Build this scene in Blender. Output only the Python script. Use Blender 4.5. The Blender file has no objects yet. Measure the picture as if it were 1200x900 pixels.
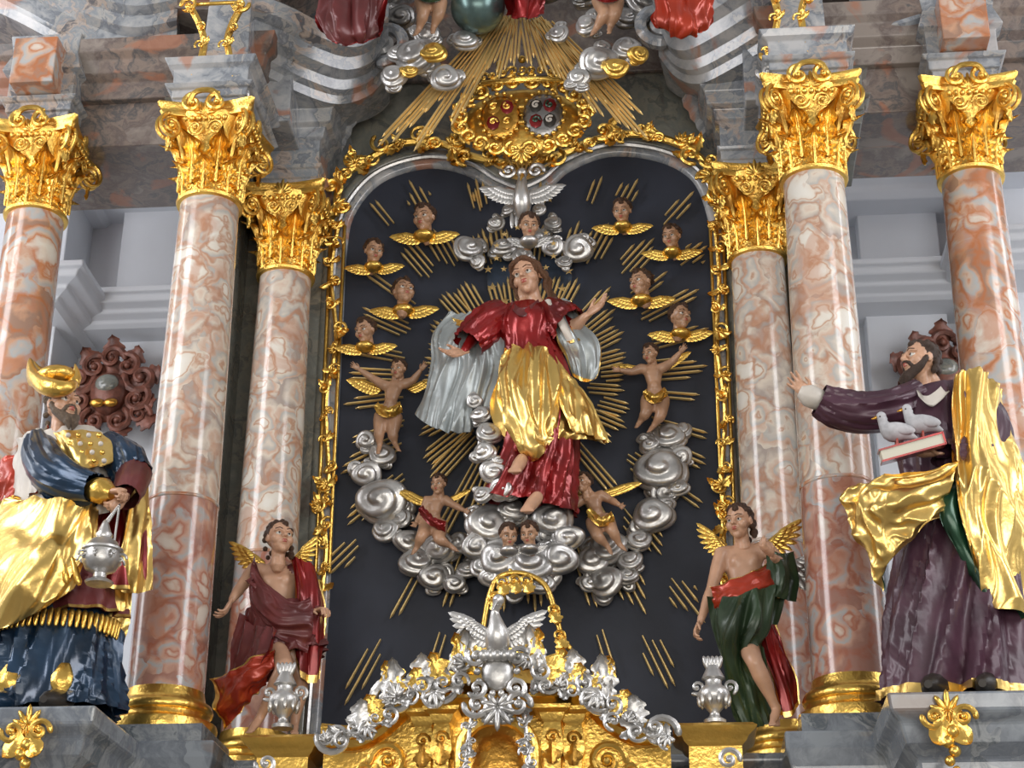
import bpy, math, random, bmesh
from mathutils import Vector as V, Matrix, noise
from mathutils.bvhtree import BVHTree
random.seed(7)
sin,cos,pi=math.sin,math.cos,math.pi
# ------------------------------------------------------------------ camera
TH,YAW,ROLL,F=.436,.092,.007,2066.
CAM=V((.811,-9.5,1.6))
DD=V((-sin(YAW)*cos(TH),cos(YAW)*cos(TH),sin(TH)))
r0=DD.cross(V((0,0,1))).normalized(); u0=r0.cross(DD)
RR=r0*cos(ROLL)+u0*sin(ROLL); UU=u0*cos(ROLL)-r0*sin(ROLL)
cd=bpy.data.cameras.new('camera'); cam=bpy.data.objects.new('camera',cd); bpy.context.scene.collection.objects.link(cam)
cd.sensor_width=36; cd.lens=F/1200*36
cam.matrix_world=Matrix(((RR.x,UU.x,-DD.x,CAM.x),(RR.y,UU.y,-DD.y,CAM.y),(RR.z,UU.z,-DD.z,CAM.z),(0,0,0,1)))
bpy.context.scene.camera=cam
def P(px,py,Y=0.):
    v=DD*F+RR*(px-600)+UU*(450-py)
    return CAM+v*((Y-CAM.y)/v.y)
def S(px,py,Y=0.):
    return (P(px,py,Y)-CAM).dot(DD)/F
# ------------------------------------------------------------------ materials
M={}
def newmat(name):
    m=bpy.data.materials.new(name); m.use_nodes=True; nt=m.node_tree; M[name]=m
    return m,nt,nt.nodes['Principled BSDF']
def pm(name,col,metal=0.,rough=.5,var=.0,vs=6.,bump=0.,bs=40.,coat=0.,col2=None):
    m,nt,b=newmat(name); N=nt.nodes; L=nt.links
    b.inputs['Metallic'].default_value=metal; b.inputs['Roughness'].default_value=rough
    b.inputs['Coat Weight'].default_value=coat; b.inputs['Coat Roughness'].default_value=.18
    tc=N.new('ShaderNodeTexCoord')
    nz=N.new('ShaderNodeTexNoise'); nz.inputs['Scale'].default_value=vs; nz.inputs['Detail'].default_value=4
    L.new(tc.outputs['Object'],nz.inputs['Vector'])
    rp=N.new('ShaderNodeValToRGB'); c=col; c2=col2 or tuple(x*(1-var) for x in col)
    rp.color_ramp.elements[0].position=.35; rp.color_ramp.elements[1].position=.65
    rp.color_ramp.elements[0].color=(*c2,1); rp.color_ramp.elements[1].color=(*c,1)
    L.new(nz.outputs['Fac'],rp.inputs[0]); L.new(rp.outputs[0],b.inputs['Base Color'])
    if bump:
        n2=N.new('ShaderNodeTexNoise'); n2.inputs['Scale'].default_value=bs; n2.inputs['Detail'].default_value=3
        L.new(tc.outputs['Object'],n2.inputs['Vector'])
        bp=N.new('ShaderNodeBump'); bp.inputs['Strength'].default_value=bump; bp.inputs['Distance'].default_value=.01
        L.new(n2.outputs['Fac'],bp.inputs['Height']); L.new(bp.outputs[0],b.inputs['Normal'])
    return m
pm('gold',(1.,.64,.15),.95,.30,.25,5,.35,45)
pm('gold_ray',(.95,.70,.30),.75,.42,.12,5,.2,60)
pm('gold_cloth',(1.,.69,.22),.95,.31,.15,4,.35,20)
pm('gold_dark',(.75,.40,.08),1,.32,.4,8,.4,40)
pm('silver',(.70,.69,.67),.85,.38,.4,7,.25,30)
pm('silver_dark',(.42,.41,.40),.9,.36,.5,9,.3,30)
pm('silver_cloth',(.42,.46,.46),.45,.40,.3,5,.25,18)
pm('skin',(.62,.36,.23),0,.42,.2,9,coat=.2)
pm('skin_putto',(.52,.30,.18),0,.42,.3,9,coat=.2)
pm('lip',(.36,.07,.05),0,.35)
pm('eye_white',(.6,.58,.52),0,.15)
pm('iris',(.02,.012,.01),0,.1)
pm('hair_brown',(.085,.04,.02),0,.45,.4,20,.8,60)
pm('hair_auburn',(.16,.07,.03),0,.45,.4,20,.8,60)
pm('hair_dark',(.06,.033,.02),0,.45,.4,20,.8,60)
pm('hair_grey',(.17,.12,.08),0,.5,.4,20,.8,60)
pm('red_lacquer',(.31,.012,.012),.45,.32,.6,5,.2,20,.35)
pm('red_cloth',(.50,.045,.015),.3,.33,.4,5,.2,20,.4)
pm('maroon',(.17,.035,.035),.15,.42,.4,6,.2,20,.2)
pm('purple',(.085,.034,.055),.1,.42,.4,6,.2,20,.2)
pm('blue_lacquer',(.014,.045,.095),.4,.32,.6,5,.2,20,.4)
pm('green_lacquer',(.022,.09,.045),.4,.34,.6,5,.2,20,.4)
pm('green_dark',(.035,.07,.03),.2,.42,.5,5,.2,20,.2)
pm('white_cloth',(.68,.63,.56),.05,.45,.25,5,.2,20)
pm('navy',(.024,.030,.048),0,.55,.3,3,.1,30)
pm('halo_blue',(.035,.055,.09),0,.5,.6,9)
pm('plaster',(.74,.76,.80),0,.8,.05,2)
pm('floor_stone',(.3,.27,.24),0,.4,.4,2)
pm('wood_red',(.24,.085,.055),.1,.45,.6,14,.4,30)
pm('book_pages',(.7,.67,.55),0,.6)
pm('dove_white',(.52,.52,.54),0,.5,.3,20)
pm('orb_blue',(.14,.22,.21),.6,.28,.7,5)
pm('shoe_dark',(.03,.025,.02),.2,.4)
def marble(name,ramp,cell=5.,rough=.18,dist=.35,kd=1.1,kn=.7,ki=.5,blot=(.5,.2,.1),bl=.57,bamt=.8,off=.0,vein=(.4,.15,.07),vamt=.0):
    m,nt,b=newmat(name); N=nt.nodes; L=nt.links
    b.inputs['Roughness'].default_value=rough; b.inputs['Coat Weight'].default_value=.3; b.inputs['Coat Roughness'].default_value=.1
    tc=N.new('ShaderNodeTexCoord')
    nz=N.new('ShaderNodeTexNoise'); nz.inputs['Scale'].default_value=4.; nz.inputs['Detail'].default_value=3
    L.new(tc.outputs['Object'],nz.inputs['Vector'])
    ms=N.new('ShaderNodeVectorMath'); ms.operation='SCALE'; ms.inputs['Scale'].default_value=dist
    sb=N.new('ShaderNodeVectorMath'); sb.operation='SUBTRACT'; sb.inputs[1].default_value=(.5,.5,.5)
    L.new(nz.outputs['Color'],sb.inputs[0]); L.new(sb.outputs[0],ms.inputs[0])
    ad=N.new('ShaderNodeVectorMath'); L.new(tc.outputs['Object'],ad.inputs[0]); L.new(ms.outputs[0],ad.inputs[1])
    v1=N.new('ShaderNodeTexVoronoi'); v1.inputs['Scale'].default_value=cell; L.new(ad.outputs[0],v1.inputs['Vector'])
    sp=N.new('ShaderNodeSeparateColor'); L.new(v1.outputs['Color'],sp.inputs[0])
    n3=N.new('ShaderNodeTexNoise'); n3.inputs['Scale'].default_value=7; n3.inputs['Detail'].default_value=7; n3.inputs['Roughness'].default_value=.65; L.new(ad.outputs[0],n3.inputs['Vector'])
    def mad(src,k,c):
        x=N.new('ShaderNodeMath'); x.operation='MULTIPLY_ADD'; L.new(src,x.inputs[0]); x.inputs[1].default_value=k
        if isinstance(c,float): x.inputs[2].default_value=c
        else: L.new(c,x.inputs[2])
        return x.outputs[0]
    val=mad(v1.outputs['Distance'],kd,mad(n3.outputs['Fac'],kn,mad(sp.outputs[0],ki,-kn*.5-ki*.5+off)))
    rp=N.new('ShaderNodeValToRGB'); cr=rp.color_ramp
    while len(cr.elements)<len(ramp): cr.elements.new(.5)
    for i,(p,c) in enumerate(ramp): cr.elements[i].position=p; cr.elements[i].color=(*c,1)
    L.new(val,rp.inputs[0])
    n5=N.new('ShaderNodeTexNoise'); n5.inputs['Scale'].default_value=2.1; n5.inputs['Detail'].default_value=7; n5.inputs['Distortion'].default_value=1.4; L.new(tc.outputs['Object'],n5.inputs['Vector'])
    mr3=N.new('ShaderNodeMapRange'); mr3.inputs[1].default_value=bl; mr3.inputs[2].default_value=bl+.06; mr3.inputs[4].default_value=bamt; L.new(n5.outputs['Fac'],mr3.inputs[0])
    mx2=N.new('ShaderNodeMix'); mx2.data_type='RGBA'; L.new(mr3.outputs[0],mx2.inputs[0]); L.new(rp.outputs[0],mx2.inputs[6]); mx2.inputs[7].default_value=(*blot,1)
    # winding rust veins between the pebbles
    v2=N.new('ShaderNodeTexVoronoi'); v2.feature='DISTANCE_TO_EDGE'; v2.inputs['Scale'].default_value=cell; L.new(ad.outputs[0],v2.inputs['Vector'])
    mv=N.new('ShaderNodeMapRange'); mv.inputs[1].default_value=.02; mv.inputs[2].default_value=.11; mv.inputs[3].default_value=vamt; mv.inputs[4].default_value=0; L.new(v2.outputs['Distance'],mv.inputs[0])
    mg=N.new('ShaderNodeMapRange'); mg.inputs[1].default_value=.42; mg.inputs[2].default_value=.56; L.new(n3.outputs['Fac'],mg.inputs[0])
    mm=N.new('ShaderNodeMath'); mm.operation='MULTIPLY'; L.new(mv.outputs[0],mm.inputs[0]); L.new(mg.outputs[0],mm.inputs[1])
    mx3=N.new('ShaderNodeMix'); mx3.data_type='RGBA'; L.new(mm.outputs[0],mx3.inputs[0]); L.new(mx2.outputs[2],mx3.inputs[6]); mx3.inputs[7].default_value=(*vein,1)
    L.new(mx3.outputs[2],b.inputs['Base Color'])
marble('marble_upper',[(0,(.76,.73,.66)),(.20,(.72,.66,.57)),(.27,(.50,.30,.20)),(.33,(.68,.60,.50)),(.50,(.46,.45,.42)),(.58,(.60,.42,.32)),(.72,(.68,.60,.50)),(.95,(.40,.34,.30))],5.6,kd=1.05,kn=.45,blot=(.54,.29,.19),bl=.57,bamt=.55,vein=(.46,.22,.12),vamt=.75)
marble('marble_lower',[(0,(.66,.58,.50)),(.20,(.56,.42,.34)),(.28,(.42,.17,.11)),(.38,(.52,.32,.24)),(.55,(.38,.39,.39)),(.66,(.52,.31,.23)),(.85,(.34,.18,.14))],5.8,kn=.45,blot=(.46,.20,.12),bl=.53,bamt=.65,vein=(.36,.12,.07),vamt=.8)
marble('marble_orange',[(0,(.70,.66,.58)),(.20,(.62,.50,.41)),(.28,(.50,.20,.09)),(.38,(.58,.44,.34)),(.55,(.42,.44,.44)),(.70,(.56,.32,.20)),(.85,(.34,.21,.15))],4.8,kn=.45,blot=(.50,.21,.11),bl=.54,bamt=.65,vein=(.46,.16,.06),vamt=.8)
marble('marble_green',[(0,(.28,.28,.24)),(.3,(.17,.18,.16)),(.5,(.23,.22,.18)),(.65,(.12,.13,.12)),(.85,(.27,.24,.18))],3.5,rough=.2,kd=.7,kn=1.5,blot=(.12,.10,.085),bl=.58)
marble('marble_blue',[(0,(.46,.46,.46)),(.25,(.32,.34,.36)),(.42,(.18,.20,.23)),(.50,(.40,.39,.37)),(.66,(.24,.27,.30)),(.8,(.46,.38,.32)),(.95,(.14,.14,.15))],3.2,rough=.2,kd=.8,kn=1.5,blot=(.46,.20,.11),bl=.585,bamt=.7)
marble('marble_pedestal',[(0,(.26,.29,.32)),(.3,(.15,.17,.20)),(.5,(.30,.32,.33)),(.65,(.09,.11,.13)),(.85,(.25,.26,.26))],3.5,rough=.2,kd=.7,kn=1.6,blot=(.20,.15,.12),bl=.6)
marble('marble_dark',[(0,(.28,.24,.21)),(.3,(.14,.11,.10)),(.5,(.23,.18,.15)),(.65,(.10,.095,.095)),(.85,(.27,.20,.16))],3,rough=.25,kd=.7,kn=1.6,blot=(.38,.16,.09),bl=.57,bamt=.7)
# ------------------------------------------------------------------ mesh helpers
SC=bpy.context.scene.collection
def grp(name,loc=(0,0,0)):
    o=bpy.data.objects.new(name,None); o.empty_display_size=.05; o.location=loc; SC.objects.link(o); return o
def parent(o,p):
    if p is not None: o.parent=p; o.matrix_parent_inverse=Matrix.Translation(-p.location)
    return o
def nrm(v): 
    return v.normalized() if v.length>1e-9 else V((0,0,1))
def frames(pts,up=None):
    n=len(pts); T=[nrm(pts[min(i+1,n-1)]-pts[max(i-1,0)]) for i in range(n)]
    a=up or (V((0,-1,0)) if abs(T[0].y)<.9 else V((0,0,1)))
    out=[]
    for t in T:
        a=nrm(a-t*a.dot(t)); out.append((t,a,t.cross(a)))
    return out
def cr(p,t):
    n=len(p)-1; x=min(max(t,0),1)*n; i=min(int(x),n-1); f=x-i
    a=p[max(i-1,0)];b=p[i];c=p[i+1];d=p[min(i+2,n)]
    return .5*((2*b)+(c-a)*f+(2*a-5*b+4*c-d)*f*f+(3*b-a-3*c+d)*f*f*f)
def crl(p,n): return [cr(p,i/(n-1)) for i in range(n)]
class MB:
    def __init__(s): s.v=[];s.f=[];s.m=[];s.mats=[]
    def mi(s,mat):
        if mat not in s.mats: s.mats.append(mat)
        return s.mats.index(mat)
    def raw(s,vs,fs,mat):
        b=len(s.v); k=s.mi(mat); s.v.extend(vs)
        for f in fs: s.f.append(tuple(b+i for i in f)); s.m.append(k)
    def loft(s,rings,mat,close=True,cap=True):
        b=len(s.v); n=len(rings[0]); k=s.mi(mat)
        for r in rings: s.v.extend(r)
        for i in range(len(rings)-1):
            for j in range(n if close else n-1):
                a=b+i*n+j; c=b+i*n+(j+1)%n
                s.f.append((a,c,c+n,a+n)); s.m.append(k)
        if cap and close:
            s.f.append(tuple(b+j for j in range(n-1,-1,-1))); s.f.append(tuple(b+(len(rings)-1)*n+j for j in range(n))); s.m+= [k,k]
    def tube(s,pts,rad,mat,n=8,flat=1.,up=None,rnd=True):
        if not hasattr(rad,'__len__'): rad=[rad]*len(pts)
        if len(rad)!=len(pts): rad=[rad[min(int(i*len(rad)/len(pts)),len(rad)-1)] for i in range(len(pts))]
        fr=frames(pts,up); R=[]
        def ring(c,f,r): 
            return [c+f[1]*(cos(2*pi*j/n)*r*flat)+f[2]*(sin(2*pi*j/n)*r) for j in range(n)]
        if rnd: R.append(ring(pts[0]-fr[0][0]*rad[0]*.8,fr[0],rad[0]*.5))
        for c,f,r in zip(pts,fr,rad): R.append(ring(c,f,r))
        if rnd: R.append(ring(pts[-1]+fr[-1][0]*rad[-1]*.8,fr[-1],rad[-1]*.5))
        s.loft(R,mat)
    def ell(s,c,ax,ay,az,mat,n=12,m=8,fn=None):
        R=[]
        for i in range(m+1):
            ph=pi*(i+.001)/(m+.002); 
            R.append([])
            for j in range(n):
                th=2*pi*j/n; k=1. if fn is None else fn(ph,th)
                R[-1].append(c+(ax*(sin(ph)*cos(th))+ay*(sin(ph)*sin(th))+az*cos(ph))*k)
        s.loft(R,mat)
    def sph(s,c,r,mat,n=12,m=8,sc=(1,1,1)):
        s.ell(c,V((r*sc[0],0,0)),V((0,r*sc[1],0)),V((0,0,r*sc[2])),mat,n,m)
    def lathe(s,c,prof,mat,n=32):
        s.loft([[c+V((r*cos(2*pi*j/n),r*sin(2*pi*j/n),z)) for j in range(n)] for z,r in prof],mat)
    def sq(s,c,prof,mat,hx=0,hy=0,rot=0):
        R=[]
        for z,o in prof:
            R.append([c+Matrix.Rotation(rot,3,'Z')@V((sx*(hx+o),sy*(hy+o),z)) for sx,sy in ((-1,-1),(1,-1),(1,1),(-1,1))])
        s.loft(R,mat)
    def box(s,a,b,mat):
        c=V(((a[0]+b[0])/2,(a[1]+b[1])/2,0)); s.sq(c,[(min(a[2],b[2]),0),(max(a[2],b[2]),0)],mat,abs(b[0]-a[0])/2,abs(b[1]-a[1])/2)
    def mesh(s,name):
        me=bpy.data.meshes.new(name); me.from_pydata([tuple(v) for v in s.v],[],s.f)
        for m in s.mats: me.materials.append(M[m])
        me.polygons.foreach_set('material_index',s.m); me.update(); return me
    def build(s,name,par=None,smooth=True,ang=None,recalc=True,bevel=0):
        me=s.mesh(name)
        if recalc:
            bm=bmesh.new(); bm.from_mesh(me); bmesh.ops.recalc_face_normals(bm,faces=bm.faces); bm.to_mesh(me); bm.free()
        if smooth:
            me.polygons.foreach_set('use_smooth',[True]*len(me.polygons))
            try: me.set_sharp_from_angle(angle=ang or 1.0)
            except Exception: pass
        o=bpy.data.objects.new(name,me); SC.objects.link(o)
        if bevel:
            bv=o.modifiers.new('b','BEVEL'); bv.width=bevel; bv.segments=2; bv.limit_method='ANGLE'
        return parent(o,par)
def remesh(mb,name,voxel,sm=4):
    me=mb.mesh(name+'_src'); o=bpy.data.objects.new('tmp',me); SC.objects.link(o)
    r=o.modifiers.new('r','REMESH'); r.mode='VOXEL'; r.voxel_size=voxel
    if sm: q=o.modifiers.new('s','SMOOTH'); q.iterations=sm; q.factor=.5
    dg=bpy.context.evaluated_depsgraph_get(); dg.update(); ev=o.evaluated_get(dg)
    me2=bpy.data.meshes.new_from_object(ev); me2.name=name
    bpy.data.objects.remove(o)
    bv=BVHTree.FromPolygons([tuple(v) for v in mb.v],mb.f)
    me2.materials.clear()
    for m in mb.mats: me2.materials.append(M[m])
    idx=[]
    for p in me2.polygons:
        h=bv.find_nearest(p.center); idx.append(mb.m[h[2]] if h[2] is not None else 0)
    me2.polygons.foreach_set('material_index',idx); me2.polygons.foreach_set('use_smooth',[True]*len(me2.polygons)); me2.update()
    return me2
def blob(mb,name,par,voxel,sm=4):
    o=bpy.data.objects.new(name,remesh(mb,name,voxel,sm)); SC.objects.link(o); return parent(o,par)
def place(me,name,par,mat4):
    o=bpy.data.objects.new(name,me); SC.objects.link(o)
    o.parent=par; o.matrix_parent_inverse=Matrix.Translation(-par.location) if par else Matrix.Identity(4); o.matrix_basis=mat4; return o
def basis(x,y,z,loc,s=1.):
    m=Matrix(((x.x*s,y.x*s,z.x*s,loc.x),(x.y*s,y.y*s,z.y*s,loc.y),(x.z*s,y.z*s,z.z*s,loc.z),(0,0,0,1))); return m
def rid(x,y,z=0):
    return 1-2.2*abs(noise.noise(V((x,y,z))))
def gown(mb,sp,mat,nf=2.2,amp=(.1,.25),seed=0,n=96,m=40,tw=.5,hem=None,up=None):
    cs=crl([p[0] for p in sp],m)
    rx=[cr([V((p[1],p[2],0)) for p in sp],i/(m-1)) for i in range(m)]
    fr=frames(cs,up or V((0,-1,0))); R=[]
    for i,c in enumerate(cs):
        t=i/(m-1); a=amp[0]+(amp[1]-amp[0])*t; ring=[]
        for j in range(n):
            th=2*pi*j/n+tw*t
            k=1+a*(rid(cos(th)*nf,sin(th)*nf+t*.5,seed+t*.9)*.8+.35*rid(cos(th)*nf*2.1,sin(th)*nf*2.1,seed+9+t*1.5))
            ring.append(c+fr[i][2]*(cos(2*pi*j/n)*rx[i].x*k)+fr[i][1]*(sin(2*pi*j/n)*rx[i].y*k))
        R.append(ring)
    mb.loft(R[:],mat,True,False)
    if hem:
        mb.loft([[p+(p-cs[-1])*.02 for p in R[-3]],[p+(p-cs[-1])*.025 for p in R[-2]],[p+(p-cs[-1])*.03 for p in R[-1]]],hem,True,False)
def sheet(mb,rows,mat,mat2=None,amp=.03,fr=(4,.8),seed=0,nu=60,nv=60,th=.008,edge=None,fine=.35):
    G=[]
    cols=[[cr(r,j/(nu-1)) for j in range(nu)] for r in rows]
    for i in range(nv): G.append([cr([c[j] for c in cols],i/(nv-1)) for j in range(nu)])
    Nn=[[None]*nu for _ in range(nv)]
    for i in range(nv):
        for j in range(nu):
            a=G[i][min(j+1,nu-1)]-G[i][max(j-1,0)]; b=G[min(i+1,nv-1)][j]-G[max(i-1,0)][j]
            n=nrm(a.cross(b)); 
            if n.y>0: n=-n
            Nn[i][j]=n
    D=[];B=[]
    for i in range(nv):
        D.append([]);B.append([])
        for j in range(nu):
            u=j/(nu-1); v=i/(nv-1)
            d=amp*(rid(u*fr[0],v*fr[1],seed)+fine*rid(u*fr[0]*2.3+v,v*fr[1]*2,seed+5))
            p=G[i][j]+Nn[i][j]*d; D[-1].append(p); B[-1].append(p-Nn[i][j]*th)
    if edge:
        k=max(2,int(nu*.06)); 
        mb.loft([r[:k+1] for r in D],edge,False); mb.loft([r[k:nu-k] for r in D],mat,False); mb.loft([r[nu-k-1:] for r in D],edge,False)
        mb.loft([[D[i][j]+Nn[i][j]*.003 for j in range(nu)] for i in range(nv-4,nv)],edge,False)
    else: mb.loft(D,mat,False)
    mb.loft(B,mat2 or mat,False)
def pr(Y,*pts):
    return [P(p[0],p[1],Y+(p[2] if len(p)>2 else 0)) for p in pts]
# scroll / ornament
def cscroll(mb,c,ex,ez,r,mat,turns=1.4,th=.22,a0=0,hand=1,n=26):
    pts=[];rad=[]
    for i in range(n):
        t=i/(n-1); a=a0+hand*turns*2*pi*t; rr=r*(1-.86*t)
        pts.append(c+ex*(rr*cos(a))+ez*(rr*sin(a))); rad.append(r*th*(1-.45*t))
    mb.tube(pts,rad,mat,6); mb.ell(c,ex*r*.28,ez*r*.28,ex.cross(ez)*r*.3,mat,8,6)
def leafs(mb,base,d,w,L,W,mat,curl=.35,lob=3,nu=7,nv=10,out=None,lobe=.25,groove=.02):
    out=out or w.cross(d); G=[]
    for i in range(nv):
        t=i/(nv-1); wd=W*(.35+.65*sin(pi*min(t*1.1,1)**.8))*(1-.9*max(0,t-.75)/.25)*(1-lobe+2*lobe*abs(sin(lob*pi*t)))
        c=base+d*(L*t*(1 if t<.8 else .98))+out*(curl*L*t*t*t)
        if t>.8: c-=d*(L*(t-.8)*.7)
        G.append([c+w*(wd*(2*j/(nu-1)-1))+out*(-wd*.35*abs(2*j/(nu-1)-1)**1.5+groove*L*cos(j*pi)) for j in range(nu)])
    mb.loft(G,mat,False); mb.loft([[p-out*L*.04 for p in r] for r in G],mat,False)
def shell(mb,c,ex,ez,r,mat,n=7,spread=2.2,a0=pi/2):
    ey=ex.cross(ez)
    for i in range(n):
        a=a0+spread*(i/(n-1)-.5); d=ex*cos(a)+ez*sin(a); l=r*(1-.35*abs(2*i/(n-1)-1))
        mb.ell(c+d*l*.55,d*l*.5,(ex*-sin(a)+ez*cos(a))*r*.14,ey*r*.14,mat,8,6)
EX=V((1,0,0));EZ=V((0,0,1));EY=V((0,1,0))
def garland(mb,pts,size,mat,n,seed=0,core=.22):
    rnd=random.Random(seed); q=crl(pts,n*2+1)
    for i in range(n):
        c=q[2*i+1]; t=nrm(q[2*i+2]-q[2*i]); o=V((-t.z,0,t.x)); h=1 if i%2 else -1
        s=size*rnd.uniform(.75,1.25)
        cscroll(mb,c+o*h*s*.3+V((0,-.03,0)),t,o,s*.6,mat,1.2,.22,rnd.uniform(0,6),h)
        for k in range(3):
            a=rnd.uniform(-1.2,1.2); d=nrm(t*cos(a)*h+o*sin(a)*1.3); leafs(mb,c+V((0,-.02,0)),d,nrm(V((-d.z,0,d.x))),s*rnd.uniform(.9,1.6),s*.24,mat,.35,4,5,12,V((0,-1,0)),.35)
        if i%3==0: shell(mb,c+V((0,-.04,0)),t,o*h,s*.9,mat,5)
    mb.tube([p+V((0,.0,0)) for p in q],size*core,mat,6)
def wing(mb,root,a,b,L,mat,n=9,nrmv=V((0,-1,0)),mat2=None,w=.16):
    a=nrm(a); b=nrm(b)
    for layer,(ls,m_) in enumerate(((1.,mat),(.62,mat2 or mat),(.36,mat))):
        for i in range(n):
            t=i/(n-1); base=root+a*(L*.55*t)+nrmv*(.02*layer*L*2)
            d=nrm(b*(1-t)+a*t*1.0+b*.25); l=L*ls*(.5+.35*t)
            s=nrm(d.cross(nrmv)); mb.ell(base+d*l*.5,d*l*.55,s*L*w*.55*(1.15-.3*layer/2),nrmv*L*.035,m_,8,6)
    mb.tube([root,root+a*L*.3+nrmv*.03*L,root+a*L*.62],[L*.09,L*.08,L*.04],mat,8)
# ------------------------------------------------------------------ head templates
def head_template(name,skin,hair,style):
    mb=MB(); X=lambda *a:V(a)
    slim=.9 if style=='long' else 1.
    mb.sph(X(0,.06,.12),1,skin,18,14,(.345*slim,.42,.385))
    mb.sph(X(0,-.10,-.17),1,skin,16,12,(.265*slim,.27,.30))
    mb.sph(X(0,-.24,-.37),.12*slim,skin); 
    for s in (-1,1):
        mb.sph(X(s*.17,-.21,-.10),.15*slim,skin); mb.tube([X(s*.05,-.345,.125),X(s*.15,-.35,.15),X(s*.25,-.27,.12)],[.045,.05,.04],skin)
        mb.sph(X(s*.335,.05,.0),1,skin,8,8,(.045,.08,.12)); mb.sph(X(s*.05,-.40,-.075),.045,skin)
    mb.tube([X(0,-.34,.13),X(0,-.41,.02),X(0,-.47,-.06)],[.04,.05,.06],skin)
    mb.sph(X(0,-.345,-.20),1,skin,10,8,(.11,.07,.10))
    mb.sph(X(0,-.395,-.185),1,'lip',10,6,(.085,.045,.022)); mb.sph(X(0,-.385,-.235),1,'lip',10,6,(.07,.045,.026))
    mb.tube([X(0,.08,-.2),X(0,.12,-.55),X(0,.14,-.75)],[.2,.19,.22],skin,14)
    rnd=random.Random(len(style)*7)
    def hairball(n,r0,r1,low):
        for i in range(n):
            th=rnd.uniform(0,2*pi); ph=math.acos(rnd.uniform(low,1)); d=V((sin(ph)*cos(th),sin(ph)*sin(th),cos(ph)))
            if d.y<-.35 and d.z<.55: continue
            if d.y<0 and d.z<.25: continue
            c=X(0,.07,.13)+V((d.x*.35,d.y*.43,d.z*.39)); r=rnd.uniform(r0,r1); mb.sph(c,r,hair,8,6)
    mb.ell(X(0,.12,.17),V((.37,0,0)),V((0,.41,0)),V((0,0,.375)),hair,18,12)
    if style in('putto',): hairball(90,.06,.11,-.2); mb.sph(X(0,-.26,.47),.08,hair)
    elif style=='long':
        hairball(30,.05,.07,.0)
        for s in (-1,1):
            for k in range(8):
                p=[X(s*.03,-.30+.05*k,.46),X(s*(.30),-.16+.08*k,.33-.02*k),X(s*.41,.02+.06*k,.0),X(s*.38,.08+.06*k,-.3),X(s*(.36+.03*k),.06+.05*k,-.65-.05*k)]
                q=crl(p,16); q=[v+V((.03*sin(i*1.5+k),.03*cos(i*1.3+k),0)) for i,v in enumerate(q)]
                mb.tube(q,[.065]*10+[.065,.06,.055,.045,.035,.02],hair,6)
    elif style=='curly':
        hairball(60,.06,.1,-.3)
        for k in range(22):
            a=rnd.uniform(-.3,pi+.3); mb.sph(X(.38*cos(a),.12+.3*sin(a),rnd.uniform(-.55,0)),rnd.uniform(.07,.11),hair,8,6)
    elif style in('beard',):
        hairball(60,.055,.09,-.3)
        for k in range(16):
            a=rnd.uniform(0,pi); mb.sph(X(.34*cos(a),.12+.3*sin(a),rnd.uniform(-.4,0)),rnd.uniform(.07,.1),hair,8,6)
        for s in (-1,1):
            mb.tube([X(s*.32,-.02,-.02),X(s*.28,-.14,-.25),X(s*.13,-.3,-.44),X(s*.04,-.38,-.62)],[.06,.09,.12,.07],hair,8)
            mb.tube([X(s*.02,-.43,-.135),X(s*.11,-.38,-.17),X(s*.17,-.30,-.28)],[.03,.04,.04],hair,6)
            mb.tube([X(s*.1,-.3,-.38),X(s*.1,-.42,-.58),X(s*.04,-.40,-.75)],[.1,.09,.03],hair,6)
        mb.sph(X(0,-.32,-.45),.13,hair)
    me=remesh(mb,name,.021,2)
    e=MB()
    for s in (-1,1):
        e.sph(X(s*.145,-.285,.035),.075,'eye_white',12,10); e.sph(X(s*.145,-.335,.037),.036,'iris',8,8)
        e.tube([X(s*.07,-.34,.06),X(s*.145,-.365,.085),X(s*.225,-.31,.06)],.018,skin,6)
        e.tube([X(s*.06,-.385,.15),X(s*.15,-.40,.175),X(s*.25,-.32,.15)],.012,hair,6)
    em=e.mesh('e'); nm=len(me.materials); 
    for m in e.mats: me.materials.append(M[m])
    bm=bmesh.new(); bm.from_mesh(me); n0=len(bm.faces); bm.from_mesh(em); bm.faces.ensure_lookup_table()
    for f in bm.faces[n0:]: f.material_index+=nm; f.smooth=True
    bm.to_mesh(me); bm.free(); return me
HT={'putto':head_template('head_putto','skin_putto','hair_brown','putto'),
    'lady':head_template('head_lady','skin','hair_auburn','long'),
    'angel':head_template('head_angel','skin','hair_brown','curly'),
    'priest':head_template('head_priest','skin','hair_grey','beard'),
    'saint':head_template('head_saint','skin','hair_dark','beard')}
def head(par,kind,c,h,look,roll=0.):
    f=nrm(look); y=-f; z=nrm(V((0,0,1))-y*V((0,0,1)).dot(y)); x=y.cross(z)
    R=Matrix.Rotation(roll,3,f); x=R@x; z=R@z
    return place(HT[kind],'head',par,basis(x,y,z,c,h))
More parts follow.
